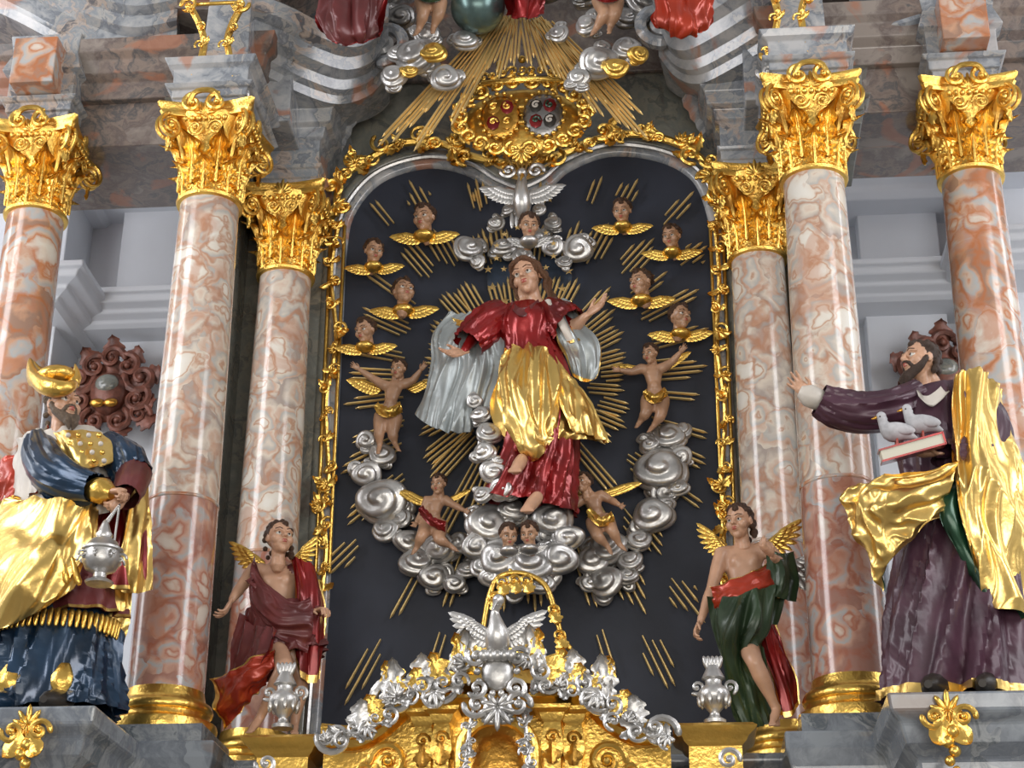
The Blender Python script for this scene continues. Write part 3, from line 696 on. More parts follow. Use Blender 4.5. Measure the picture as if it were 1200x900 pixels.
putto('flying_putto',-.18,dict(head=(467,433,-.03),neck=(463,446),shL=(451,452),shR=(474,450),elL=(436,443),wrL=(421,433,-.03),elR=(484,446),wrR=(493,434,-.03),pelvis=(455,483),hipL=(448,488),hipR=(462,488),knL=(444,505,-.03),anL=(445,522),toL=(443,530,-.03),knR=(460,508,-.03),anR=(463,520),toR=(467,527,-.04)),24,(-.3,-1,-.3),
      [(448,455,-1,.4,-.8,-.4,.16),(478,455,1,.4,.8,-.4,.12)],sash(-.18,[(442,478,-.06),(456,484,-.09),(470,478,-.05)],.025,'gold'))
putto('flying_putto',-.18,dict(head=(762,415,-.03),neck=(764,427),shL=(752,432),shR=(777,431),elL=(740,436),wrL=(727,434,-.03),elR=(788,424),wrR=(797,413,-.03),pelvis=(768,464),hipL=(761,468),hipR=(775,468),knL=(757,484,-.04),anL=(750,494),toL=(746,500,-.03),knR=(775,486,-.04),anR=(766,499),toR=(761,505,-.04)),24,(-.6,-1,-.4),
      [(755,432,-1,.2,-.8,-.4,.14),(775,430,1,.6,.9,0,.14)],sash(-.18,[(756,462,-.07),(768,468,-.1),(780,460,-.05)],.02,'gold'))
putto('seated_putto',-.25,dict(head=(514,568,-.04),neck=(512,580),shL=(501,586),shR=(522,586),elL=(496,600),wrL=(488,612,-.05),elR=(532,592),wrR=(544,598,-.05),pelvis=(508,612),hipL=(502,616),hipR=(515,616),knL=(494,628,-.1),anL=(488,642,-.06),toL=(484,648,-.08),knR=(514,632,-.1),anR=(528,640,-.06),toR=(535,645,-.08)),24,(-.3,-1,-.3),
      [(502,588,-1,.5,-.9,-.1,.15),(526,585,1,.5,.9,0,.1)],sash(-.25,[(494,598,-.08),(508,612,-.11),(522,618,-.08)],.02,'red_lacquer'))
putto('seated_putto',-.25,dict(head=(684,566,-.04),neck=(690,577),shL=(683,585),shR=(704,580),elL=(672,594),wrL=(662,584,-.05),elR=(716,586),wrR=(726,592,-.05),pelvis=(702,608),hipL=(696,612),hipR=(710,610),knL=(700,628,-.1),anL=(712,640,-.06),toL=(716,648,-.08),knR=(718,622,-.1),anR=(726,638,-.06),toR=(732,644,-.08)),24,(-.7,-1,-.1),
      [(690,582,-1,.2,-.9,-.4,.13),(706,578,1,.3,.9,-.1,.16)],sash(-.25,[(690,600,-.08),(705,612,-.11),(718,606,-.08)],.02,'gold'))
# ------------------------------------------------------------------ dove crown
Y=-.3
g=grp('holy_spirit_dove',P(612,225,Y)); mb=MB()
mb.tube(crl([P(612,258,Y),P(612,242,Y-.04),P(611,224,Y-.06),P(612,208,Y-.05)],10),[.02,.035,.045,.055,.06,.055,.045,.035,.03,.026],'silver',12)
mb.sph(P(612,203,Y-.07),.034,'silver'); mb.tube([P(612,205,Y-.1),P(610,211,Y-.14)],[.015,.004],'gold',6)
for s in(-1,1): wing(mb,P(612+s*7,226,Y),V((s,0,.35)),V((s*.35,0,-1)),.165,'silver',10,w=.2)
for k in range(5): mb.ell(P(612+(k-2)*6,258,Y+.02),V((.015,0,0)),V((0,.01,0)),V((0,0,.06)),'silver',8,6)
for k in range(11):
    a=pi/2+(k-5)*.24; bar(mb,P(612,212,Y+.1),V((cos(a),0,sin(a))),.02,(.2 if k%2 else .14),.012)
for s in(-1,1): cscroll(mb,P(612+s*16,200,Y+.06),EX*s,EZ,.05,'silver',1.4,.3,0,s)
mb.build('dove',g)
# ------------------------------------------------------------------ MADONNA
Y=-.38
g=grp('madonna_statue',P(620,480,Y))
J=JJ(Y,dict(head=(618,326,-.08),neck=(614,349),shL=(590,366),shR=(640,364),elL=(562,386,-.05),wrL=(543,412,-.16),elR=(672,384,-.05),wrR=(688,369,-.12),pelvis=(622,440),hipL=(606,450),hipR=(638,450)))
H=47*S(618,326,Y)
body(g,'figure',J,H,1.,{'torso':'red_lacquer','armL':'red_lacquer','armR':'red_lacquer','foreL':'red_lacquer','foreR':'skin'},legs=False,
     hands={'L':('open',V((-.6,-.5,-.35)),V((.2,-1,.6))),'R':('open',V((.7,-.35,.35)),V((-.2,-1,.7)))})
head(g,'lady',J['head'],H,V((-.28,-1,-.15)),.20)
mb=MB()
gown(mb,[(P(614,360,Y),.13,.09),(P(616,380,Y),.18,.14),(P(619,403,Y),.15,.12),(P(623,425,Y),.17,.13)],'red_lacquer',3.2,(.06,.2),3)
gown(mb,[(P(622,415,Y),.16,.13),(P(628,460,Y),.20,.18),(P(632,520,Y),.18,.18),(P(626,560,Y),.19,.17),(P(620,594,Y+.02),.215,.18)],'red_lacquer',2.8,(.1,.42),5,120)
for pts in ([(590,366,0),(574,378,-.03),(560,392,-.08),(548,404,-.12)],[(640,364,0),(654,374,-.03),(668,384,-.06)]):
    gown(mb,[(P(x,y,Y+d),r,r) for (x,y,d),r in zip(pts,(.085,.105,.10,.08))],'red_lacquer',2.6,(.1,.28),6,60,26)
mb.build('red_dress',g)
mb=MB()
sheet(mb,[pr(Y,(600,414,-.12),(612,407,-.16),(632,414,-.15),(642,425,-.08)),pr(Y,(586,445,-.1),(608,437,-.22),(638,442,-.2),(664,450,-.05)),pr(Y,(584,480,-.12),(606,480,-.26),(638,480,-.2),(680,480,-.05)),pr(Y,(604,512,-.12),(618,518,-.24),(642,505,-.16),(694,500,-.05)),pr(Y,(622,533,-.12),(636,530,-.2),(650,515,-.12),(698,520,-.05))],'gold_cloth','gold_cloth',.048,(4.4,1.7),4,90,90)
sheet(mb,[pr(Y,(640,425,-.1),(650,432,-.06),(655,440,0)),pr(Y,(646,455,-.16),(668,455,-.1),(676,462,0)),pr(Y,(660,490,-.16),(684,485,-.1),(694,490,0)),pr(Y,(668,505,-.14),(695,515,-.1),(708,522,0))],'gold_cloth','gold_cloth',.035,(3,1.4),14,50,50)
mb.build('gilt_apron',g)
mb=MB()
sheet(mb,[pr(Y,(598,368,.06),(588,364,0.03),(575,375,.04),(558,374,.05),(530,372,.1)),pr(Y,(597,392,.05),(582,402,-.02),(560,402,-.02),(538,398,0),(510,392,.1)),pr(Y,(596,425,.06),(580,432,-.03),(558,432,-.04),(533,425,0),(511,425,.1)),pr(Y,(592,460,.06),(568,467,-.04),(545,472,-.04),(522,462,0),(506,472,.1)),pr(Y,(574,492,.06),(552,500,0),(532,510,-.04),(512,504,0),(492,492,.1))],'silver_cloth','silver_cloth',.05,(5,1.2),7,100,90)
sheet(mb,[pr(Y,(632,358,.02),(652,354,-.0),(668,358,.02)),pr(Y,(646,375,-.03),(660,380,-.08),(682,385,0)),pr(Y,(655,395,-.08),(672,402,-.1),(700,405,0)),pr(Y,(665,415,-.02),(682,422,-.05),(699,438,0)),pr(Y,(672,442,.0),(684,447,0),(696,448,0))],'silver_cloth','silver_cloth',.03,(4,1),8,50,50,edge='gold_cloth')
sheet(mb,[pr(Y,(530,372,.02),(545,377,-.02),(562,380,.0)),pr(Y,(534,380,.02),(548,385,-.04),(560,390,.0))],'gold_cloth',None,.01,(2,1),3,20,20)
sheet(mb,[pr(Y,(634,352,-.05),(642,352,-.1),(650,356,-.04)),pr(Y,(652,378,-.1),(658,380,-.14),(664,378,-.08)),pr(Y,(664,400,-.08),(672,402,-.12),(680,400,-.06))],'white_cloth',None,.01,(2,1),3,20,30,edge='gold_cloth')
sheet(mb,[pr(Y,(600,352,-.08),(612,362,-.14),(630,352,-.08)),pr(Y,(598,360,-.1),(612,372,-.15),(636,360,-.08))],'maroon',None,.01,(2,1),3,20,20)
mb.build('mantle',g)
mb=MB()
for fx,fy,tx,ty in((612,538,604,551),(630,582,618,597)):
    a=P(fx,fy,Y-.2); b=P(tx,ty,Y-.28); mb.tube([a,a.lerp(b,.5),b],[.036,.038,.032],'skin',10)
    for q in range(5): mb.tube([b+V((.014*(q-2),0,0)),b+V((.016*(q-2),-.03,-.02))],[.013,.01],'skin',6)
blob(mb,'feet',g,.01,2)
# ------------------------------------------------------------------ HIGH PRIEST (left)
Y=-1.75
g=grp('high_priest_statue',V((P(60,820,Y).x,Y,zsl)))
J=JJ(Y,dict(head=(74,477,-.10),neck=(74,501),shL=(44,524),shR=(120,524,.02),elL=(66,560,-.26),wrL=(124,576,-.36),elR=(156,556,-.10),wrR=(146,584,-.30),pelvis=(80,640),hipL=(60,650),hipR=(100,650)))
H=50*S(70,470,Y)
body(g,'figure',J,H,1.,{'torso':'white_cloth','armL':'blue_lacquer','foreL':'blue_lacquer','armR':'blue_lacquer','foreR':'maroon'},legs=False,
     hands={'L':('grip',V((1,-.2,-.05)),V((.1,.3,-1))),'R':('grip',V((-.3,-.5,-.6)),V((-1,0,-.2)))})
head(g,'priest',J['head'],H,V((.8,-.7,.10)),.0)
mb=MB()
gown(mb,[(P(76,512,Y),.17,.12),(P(78,545,Y),.23,.17),(P(74,600,Y),.22,.18),(P(74,640,Y),.24,.2)],'white_cloth',2.6,(.05,.12),1)
gown(mb,[(P(74,610,Y),.24,.19),(P(70,660,Y),.26,.2),(P(68,700,Y),.27,.22),(P(68,735,Y),.29,.23)],'maroon',2.6,(.1,.18),8,hem='gold_cloth')
gown(mb,[(P(68,690,Y),.24,.2),(P(66,760,Y),.25,.2),(V((P(62,832,Y).x,Y,zsl+.05)),.27,.21)],'blue_lacquer',2.8,(.2,.32),2)
gown(mb,[(P(44,516,Y-.06),.06,.06),(P(50,535,Y-.14),.09,.09),(P(63,556,Y-.26),.095,.095),(P(84,567,Y-.3),.085,.085),(P(112,573,Y-.34),.066,.066)],'blue_lacquer',2.6,(.14,.28),5,60,30)
gown(mb,[(P(126,520,Y),.065,.065),(P(144,538,Y-.05),.09,.09),(P(156,558,Y-.1),.08,.08)],'blue_lacquer',2.6,(.12,.25),6,60,24)
gown(mb,[(P(157,556,Y-.1),.08,.08),(P(152,572,Y-.22),.07,.07),(P(147,582,Y-.29),.058,.058)],'maroon',2.4,(.08,.16),7,40,16)
for i in range(30):
    a=pi+pi*i/29; c=P(68,733,Y)+V((.29*cos(a),.24*sin(a),0)); mb.tube([c,c+V((0,-.01,-.07))],[.015,.01],'gold',6)
mb.build('robes',g)
mb=MB()
sheet(mb,[pr(Y,(64,508,-.14),(85,504,-.2),(118,508,-.14)),pr(Y,(70,522,-.2),(92,526,-.26),(130,520,-.14)),pr(Y,(80,544,-.22),(100,550,-.27),(132,542,-.18))],'gold_cloth','gold_cloth',.008,(3,2),4,30,30)
for i in range(4):
    for j in range(4): mb.sph(P(80+j*12+i*2,510+i*10,Y-.27+.012*abs(j-2)),.013,'gold' if (i+j)%2 else 'white_cloth',8,6)
sheet(mb,[pr(Y,(30,588,-.1),(70,592,-.26),(116,598,-.24)),pr(Y,(0,600,.0),(50,625,-.3),(116,612,-.28)),pr(Y,(-25,645,.0),(40,650,-.36),(112,632,-.28)),pr(Y,(-30,705,.0),(20,695,-.34),(100,655,-.28)),pr(Y,(-20,765,.0),(10,735,-.27),(88,690,-.26))],'gold_cloth','red_lacquer',.055,(3.4,1.4),11,90,90)
sheet(mb,[pr(Y,(60,502,-.08),(42,508,-.06),(28,518,.08)),pr(Y,(44,530,-.10),(32,540,-.06),(18,546,.08)),pr(Y,(50,575,-.2),(34,585,-.14),(12,588,.05))],'white_cloth','red_cloth',.03,(3,1),12,40,40)
sheet(mb,[pr(Y,(92,566,-.24),(104,570,-.26),(128,566,-.2)),pr(Y,(94,585,-.25),(108,588,-.27),(130,585,-.2)),pr(Y,(92,602,-.24),(106,604,-.26),(124,600,-.2))],'white_cloth',None,.02,(3,1),18,30,30)
sheet(mb,[pr(Y,(35,525,.06),(22,535,.06),(0,542,.1),(-20,545,.1)),pr(Y,(30,560,.04),(15,565,.02),(-10,572,.08),(-25,575,.1)),pr(Y,(20,592,.0),(5,594,.02),(-12,602,.08),(-30,602,.1))],'red_cloth','gold_cloth',.03,(2,2),13,40,40,edge='gold_cloth')
sheet(mb,[pr(Y,(104,516,.05),(130,516,.06),(152,540,.1)),pr(Y,(112,595,-.1),(135,590,-.05),(168,590,.05)),pr(Y,(108,640,-.1),(138,640,-.12),(170,640,.05)),pr(Y,(108,685,-.08),(138,692,-.1),(172,694,.05))],'red_lacquer','gold_cloth',.035,(3.4,.9),16,60,60,edge='gold_cloth')
sheet(mb,[pr(Y,(150,540,-.04),(160,550,-.03),(168,562,.02)),pr(Y,(150,590,-.1),(162,600,-.08),(170,605,.02)),pr(Y,(142,640,-.14),(158,645,-.1),(172,645,.02)),pr(Y,(138,690,-.12),(156,696,-.08),(174,692,.02))],'gold_cloth','gold_cloth',.025,(2,1.6),19,30,50)
sheet(mb,[pr(Y,(88,685,.0),(112,692,-.04),(152,692,.05)),pr(Y,(95,722,.0),(115,732,-.06),(146,728,.05)),pr(Y,(105,762,.0),(115,768,-.04),(134,752,.05))],'gold_cloth','red_lacquer',.035,(3,.9),17,40,40)
mb.build('cape',g)
mb=MB()
hq=crl([P(35,421,Y-.02),P(40,440,Y-.10),P(56,453,Y-.20),P(76,455,Y-.22),P(88,449,Y-.14)],16); mb.tube(hq,[.008,.016,.024,.032,.038,.042,.046,.048,.048,.046,.042,.038,.034,.03,.024,.016],'gold',10)
mb.ell(P(66,446,Y-.06),V((.11,0,.02)),V((0,.13,0)),V((0,0,.06)),'gold',16,10)
mb.tube(crl([P(86,449,Y-.1),P(90,441,Y-.08),P(88,427,Y-.06)],6),[.034,.03,.026,.02,.012,.004],'gold',8)
mb.tube(crl([P(46,444,Y+.04),P(39,433,Y+.0),P(36,421,Y-.02)],6),[.06,.055,.045,.032,.02,.006],'gold',8)
mb.tube(crl([P(50,449,Y+.05),P(64,438,Y-.02),P(80,444,Y-.02)],8),[.03,.04,.045,.045,.045,.04,.035,.03],'gold',8)
for a,b in(((75,655),(78,680)),((85,655),(92,682))): mb.tube([P(*a,Y-.34),P(*b,Y-.34)],[.012,.018],'gold',6)
for fx in(30,88):
    x_=P(fx,800,Y).x; a=V((x_,Y-.14,zsl+.16)); b=V((x_,Y-.18,zsl+.07)); c2=V((x_-.01,Y-.32,zsl+.045)); mb.tube(crl([a,b,c2],8),[.075,.075,.07,.065,.065,.06,.05,.035],'blue_lacquer' if fx<50 else 'shoe_dark',10)
    mb.tube([a+V((0,-.02,.02)),a+V((0,-.02,-.02))],.085,'gold',10)
mb.tube([P(112,574,Y-.34),P(122,576,Y-.355)],[.060,.064],'gold',12)
mb.build('mitre_and_boots',g)
g2=grp('censer',P(119,650,Y-.36)); mb=MB(); c=P(119,655,Y-.38); 
mb.lathe(c+V((0,0,-.12)),[(0,.06),(.01,.065),(.03,.03),(.05,.03),(.07,.07),(.11,.088),(.15,.085),(.155,.095),(.165,.095),(.17,.08),(.20,.065),(.22,.035),(.235,.04),(.25,.03),(.28,.02),(.30,.012),(.31,.004)],'silver',24)
for i in range(8):
    a=2*pi*i/8; cscroll(mb,c+V((.09*cos(a),.09*sin(a),.0)),V((cos(a),sin(a),0)),EZ,.025,'silver',1.2,.3,0,1,14)
for dx in(-.05,0,.05):
    a=c+V((dx,0,.06 if dx else .18)); b=P(140,592,Y-.38)
    for k in range(26): mb.sph(a.lerp(b,k/25),.0065,'silver',6,5)
mb.build('body',g2)
# ------------------------------------------------------------------ SAINT WITH DOVES (right)
g=grp('saint_joachim_statue',V((P(1130,800,Y).x,Y,zsr)))
J=JJ(Y,dict(head=(1078,424,-.02),neck=(1092,448),shL=(1072,470,-.05),shR=(1132,468,.05),elL=(1010,478,-.08),wrL=(950,464,-.12),elR=(1158,530,.0),wrR=(1098,532,-.26),pelvis=(1120,600),hipL=(1105,612),hipR=(1140,612)))
H=50*S(1078,424,Y)
body(g,'figure',J,H,1.,{'torso':'purple','armL':'purple','foreL':'purple','armR':'purple','foreR':'purple'},legs=False,
   hands={'L':('open',V((-.75,-.1,.75)),V((-.3,-1,.2))),'R':('relaxed',V((-1,-.35,-.15)),V((0,-.2,1)))})
head(g,'saint',J['head'],H,V((-1,-.5,.12)),.0)
mb=MB()
gown(mb,[(P(1098,458,Y),.15,.11),(P(1104,480,Y),.21,.15),(P(1110,540,Y),.20,.17),(P(1118,600,Y),.20,.18)],'purple',2.6,(.08,.2),21)
gown(mb,[(P(1116,575,Y),.19,.17),(P(1118,640,Y),.22,.2),(P(1126,720,Y),.26,.22),(V((P(1130,810,Y).x,Y,zsr+.03)),.29,.24)],'purple',3.0,(.14,.38),23,120,hem='gold_cloth',tw=.8)
gown(mb,[(P(1078,466,Y-.04),.08,.09),(P(1045,480,Y-.07),.08,.11),(P(1010,484,Y-.08),.08,.10),(P(980,478,Y-.1),.075,.085),(P(960,469,Y-.12),.062,.065)],'purple',2.6,(.12,.30),9,70,40)
gown(mb,[(P(1135,468,Y+.03),.09,.09),(P(1158,500,Y+.0),.10,.10),(P(1155,532,Y-.05),.09,.09),(P(1125,534,Y-.18),.08,.08),(P(1104,533,Y-.26),.06,.06)],'purple',2.4,(.1,.22),10,60,30)
mb.tube([P(960,469,Y-.12),P(947,463,Y-.125)],[.052,.055],'white_cloth',12)
sheet(mb,[pr(Y,(1074,455,-.14),(1086,465,-.20),(1106,450,-.12)),pr(Y,(1076,464,-.17),(1092,476,-.22),(1112,460,-.14))],'white_cloth',None,.006,(2,1),1,16,16)
mb.build('tunic',g)
mb=MB()
sheet(mb,[pr(Y,(1116,452,-.10),(1140,442,-.06),(1162,462,.06)),pr(Y,(1116,500,-.22),(1146,490,-.2),(1174,510,.04)),pr(Y,(1114,548,-.27),(1150,545,-.24),(1188,560,.0)),pr(Y,(1124,600,-.27),(1158,600,-.27),(1194,610,-.02)),pr(Y,(1144,650,-.25),(1174,660,-.27),(1198,660,-.04)),pr(Y,(1164,690,-.2),(1186,720,-.24),(1204,740,-.04))],'gold_cloth','green_lacquer',.055,(3.6,2.),31,90,120)
sheet(mb,[pr(Y,(1122,548,-.28),(1108,575,-.32),(1098,600,-.26)),pr(Y,(1080,560,-.32),(1072,590,-.36),(1075,625,-.26)),pr(Y,(1040,565,-.28),(1040,600,-.32),(1050,645,-.24)),pr(Y,(1012,575,-.2),(1022,610,-.26),(1040,668,-.2)),pr(Y,(992,580,-.12),(1008,630,-.18),(1040,692,-.15))],'gold_cloth','green_lacquer',.05,(2.4,2.8),33,80,80)
sheet(mb,[pr(Y,(1110,560,-.24),(1125,565,-.24),(1140,570,-.16)),pr(Y,(1105,600,-.28),(1120,605,-.3),(1140,610,-.2)),pr(Y,(1125,640,-.25),(1140,650,-.26),(1160,660,-.2)),pr(Y,(1155,690,-.2),(1165,710,-.22),(1180,720,-.14))],'green_lacquer','green_lacquer',.03,(2,1),34,40,40)
mb.build('gilt_mantle',g)
mb=MB()
for fx in(1088,1150):
    x_=P(fx,800,Y-.2).x; a=V((x_+.05,Y-.15,zsr+.08)); b=V((x_-.02,Y-.36,zsr+.04)); mb.tube(crl([a,a.lerp(b,.5),b],6),[.06,.065,.06,.055,.045,.035],'shoe_dark',10)
mb.build('shoes',g)
g2=grp('book_with_doves',P(1066,525,Y-.3)); mb=MB(); c=P(1068,526,Y-.36)
bx=V((.14,-.02,.03)); by=V((.01,.11,.035)); bz=bx.cross(by).normalized()*.028
def obox(mb,c,x,y,z,mat):
    vs=[c+x*i+y*j+z*k for k in(-1,1) for i,j in((-1,-1),(1,-1),(1,1),(-1,1))]; mb.loft([vs[:4],vs[4:]],mat)
obox(mb,c,bx*.96,by*.96,bz*.75,'book_pages'); obox(mb,c+bz*.9,bx,by,bz*.15,'red_lacquer'); obox(mb,c-bz*.9,bx,by,bz*.15,'red_lacquer'); obox(mb,c+bx*.98,bx*.03,by,bz,'red_lacquer')
mb.build('book',g2,smooth=False)
mb=MB()
for (dx,dy) in((1050,508),(1080,499)):
    b=P(dx,dy,Y-.36); k=.78
    mb.tube(crl([b+V((.11,0,-.03))*k,b+V((.04,0,0))*k,b+V((-.03,0,.015))*k,b+V((-.065,0,.06))*k,b+V((-.07,0,.10))*k],14),[x*k for x in (.012,.02,.03,.042,.052,.058,.06,.055,.045,.036,.03,.028,.03,.026)],'dove_white',10)
    mb.sph(b+V((-.075,0,.108))*k,.03*k,'dove_white'); mb.tube([b+V((-.10,0,.105))*k,b+V((-.13,0,.095))*k],[.01,.003],'gold_dark',6)
    for s in(-1,1): mb.ell(b+V((.02,s*.04,.015))*k,V((.085,0,-.02))*k,V((0,.014,0)),V((.01,0,.035))*k,'dove_white',10,8); mb.sph(b+V((-.085,s*.022,.1))*k,.005,'iris',6,5)
    for q in(-1,1): mb.tube([b+V((0,q*.015,-.03)),b+V((0,q*.015,-.06))],.006,'lip',6)
mb.build('doves',g2)
# ------------------------------------------------------------------ LOWER ANGELS
Y=-1.0
g=grp('kneeling_angel_statue',P(300,850,Y))
J=JJ(Y,dict(head=(328,632,-.08),neck=(326,655),shL=(298,668),shR=(352,668),elL=(282,688,-.05),wrL=(271,704,-.1),elR=(366,695,-.02),wrR=(372,716,-.1),pelvis=(326,740),hipL=(316,750),hipR=(340,750),knL=(334,782,-.30),anL=(304,842,-.20),toL=(294,856,-.28),knR=(352,800),anR=(345,850),toR=(345,858,-.06)))
H=42*S(328,632,Y)
body(g,'figure',J,H,1.,{'armR':'maroon','foreR':'maroon'},hands={'L':('relaxed',V((-.3,-.3,-.9)),V((-1,-.3,.1))),'R':('relaxed',V((.5,-.6,-.1)),V((0,.0,-1)))})
head(g,'angel',J['head'],H,V((.5,-.8,.1)))
mb=MB()
sheet(mb,[pr(Y,(296,658,.0),(292,675,-.1),(302,690,-.14)),pr(Y,(312,688,-.12),(308,702,-.17),(305,722,-.12)),pr(Y,(340,710,-.15),(330,724,-.2),(325,748,-.16)),pr(Y,(362,705,-.1),(366,730,-.14),(360,765,-.1))],'maroon',None,.03,(3,2),41,50,50)
gown(mb,[(P(326,712,Y),.15,.12),(P(328,738,Y),.17,.15),(P(330,762,Y),.18,.16),(P(335,778,Y),.19,.15)],'maroon',2.8,(.12,.3),42)
sheet(mb,[pr(Y,(290,722,-.05),(300,735,-.16),(326,742,-.24)),pr(Y,(280,750,-.05),(296,765,-.2),(322,762,-.30)),pr(Y,(274,785,-.05),(288,790,-.16),(308,778,-.24)),pr(Y,(270,812,-.02),(280,816,-.08),(296,805,-.1))],'maroon','red_lacquer',.035,(3.2,1),43,50,50)
sheet(mb,[pr(Y,(326,762,-.30),(318,776,-.28),(312,790,-.2)),pr(Y,(300,774,-.26),(297,792,-.28),(298,808,-.2)),pr(Y,(275,788,-.2),(276,812,-.22),(282,830,-.15)),pr(Y,(254,798,-.08),(256,830,-.12),(266,854,-.08))],'red_cloth','gold_cloth',.03,(2,3),44,50,50,edge='gold_cloth')
sheet(mb,[pr(Y,(342,650,.0),(356,660,-.05),(366,680,.0)),pr(Y,(348,690,-.08),(362,700,-.1),(376,700,.0)),pr(Y,(350,740,-.06),(362,745,-.1),(375,740,.0)),pr(Y,(352,780,-.06),(360,800,-.06),(366,795,.0))],'red_lacquer','maroon',.03,(3,1),45,40,40,edge='gold_cloth')
mb.build('drapery',g)
mb=MB(); wing(mb,P(308,660,Y+.1),V((-.8,0,.7)),V((-.6,0,-.5)),.16,'gold',8); wing(mb,P(344,658,Y+.1),V((.5,0,.8)),V((.6,0,-.6)),.13,'gold',8); mb.build('wings',g)
g=grp('standing_angel_statue',P(890,850,Y))
J=JJ(Y,dict(head=(866,612,-.06),neck=(868,634),shL=(846,648),shR=(898,642),elL=(834,690,-.06),wrL=(820,730,-.12),elR=(918,662,-.06),wrR=(905,652,-.2),pelvis=(872,716),hipL=(862,724),hipR=(888,724),knL=(884,775,-.26),anL=(910,832,-.18),toL=(905,848,-.26),knR=(905,780),anR=(908,835),toR=(910,848,-.04)))
H=41*S(866,612,Y)
body(g,'figure',J,H,1.,{},hands={'L':('relaxed',V((-.3,-.3,-.8)),V((1,-.2,0))),'R':('relaxed',V((-.4,-.4,.3)),V((0,-.3,1)))})
head(g,'angel',J['head'],H,V((-.45,-.9,-.2)))
mb=MB()
sheet(mb,[pr(Y,(835,690,-.14),(838,705,-.16),(842,715,-.12)),pr(Y,(858,682,-.2),(862,698,-.24),(862,712,-.18)),pr(Y,(882,672,-.18),(886,690,-.22),(890,705,-.16)),pr(Y,(905,655,-.08),(912,680,-.1),(915,700,-.05))],'red_cloth','gold_cloth',.02,(2,3),51,40,40,edge='gold_cloth')
sheet(mb,[pr(Y,(838,700,-.16),(862,702,-.24),(892,690,-.18),(912,680,-.05)),pr(Y,(836,735,-.12),(860,735,-.26),(885,730,-.24),(905,730,-.02)),pr(Y,(848,775,-.1),(862,770,-.2),(872,760,-.22),(884,756,-.1)),pr(Y,(864,820,-.04),(872,815,-.1),(880,800,-.12),(888,792,-.04)),pr(Y,(878,852,-.02),(884,852,-.05),(890,850,-.05),(895,850,.0))],'green_dark','green_dark',.045,(4,1.2),52,70,70)
sheet(mb,[pr(Y,(898,640,-.05),(910,650,-.12),(925,648,.0)),pr(Y,(900,665,-.12),(915,675,-.16),(932,680,.0)),pr(Y,(895,690,-.1),(912,700,-.12),(928,705,.0))],'green_dark',None,.02,(3,1),53,30,30)
sheet(mb,[pr(Y,(886,715,-.18),(895,725,-.2),(905,735,-.1)),pr(Y,(894,745,-.12),(902,752,-.14),(914,750,-.1)),pr(Y,(900,765,-.08),(908,772,-.1),(920,770,-.06)),pr(Y,(910,800,-.04),(918,805,-.06),(930,795,-.02)),pr(Y,(918,838,-.02),(924,840,-.03),(932,825,0))],'red_lacquer','gold_cloth',.02,(3,1),54,40,50,edge='gold_cloth')
mb.build('drapery',g)
mb=MB(); wing(mb,P(850,642,Y+.1),V((-.6,0,.8)),V((-.6,0,-.6)),.14,'gold',8); wing(mb,P(898,640,Y+.1),V((.7,0,.7)),V((.5,0,-.8)),.17,'gold',8); wing(mb,P(915,670,Y+.08),V((.5,0,.3)),V((.35,0,-1)),.24,'silver',8); mb.build('wings',g)
# ------------------------------------------------------------------ TABERNACLE
Y=-1.55
g=grp('tabernacle',P(583,880,Y)); mb=MB()
X=lambda px:P(px,860,Y).x
Z=lambda py:P(583,py,Y).z
cx=X(583); zl=1.05
mb.box((X(478),Y+.1,zl),(X(690),Y+.55,Z(822)),'gold')
for a,b in((484,508),(508,530),(636,660),(660,684)):
    k=0 if a in(508,636) else .04
    mb.sq(V(((X(a)+X(b))/2,Y+.05+k,0)),[(zl,0),(Z(890),0),(Z(885),.01),(Z(880),.015),(Z(850),.0),(Z(846),.012),(Z(840),.02),(Z(836),.045),(Z(832),.05)],'gold',(X(b)-X(a))/2*.8,.1)
    pc=V(((X(a)+X(b))/2,Y-.06+k,Z(868))); cscroll(mb,pc,EX,EZ,.035,'gold_dark',1.4,.25,0,1,16); leafs(mb,pc+V((0,-.01,-.02)),V((0,0,-1)),EX,.13,.035,'gold_dark',.15,3,5,12,V((0,-1,0)),.35)
mb.sq(V((cx,Y+.25,0)),[(Z(836),-.02),(Z(832),0),(Z(828),.02),(Z(822),.03),(Z(818),.05),(Z(814),.05)],'gold',(X(682)-X(484))/2,.22)
na=[P(540+43*(1-cos(t*pi/10)),880-38*sin(t*pi/10),Y-.1) for t in range(11)]
mb.tube([P(540,960,Y-.1)]+na+[P(626,960,Y-.1)],.03,'gold',8)
mb.ell(P(583,905,Y+.05),V((.2,0,0)),V((0,.1,0)),V((0,0,.26)),'gold_dark',20,12)
mb.loft([[P(583,y,Y+.2)+V((w*cos(2*pi*j/24),w*.8*sin(2*pi*j/24),0)) for j in range(24)] for y,w in((818,.36),(806,.33),(790,.22),(776,.17),(764,.17),(758,.12))],'gold')
TP=[(-.25,0),(.0,0),(.02,.03),(.05,.04),(.07,.07),(.11,.08),(.12,.11),(.1,.13),(-.25,.14)]
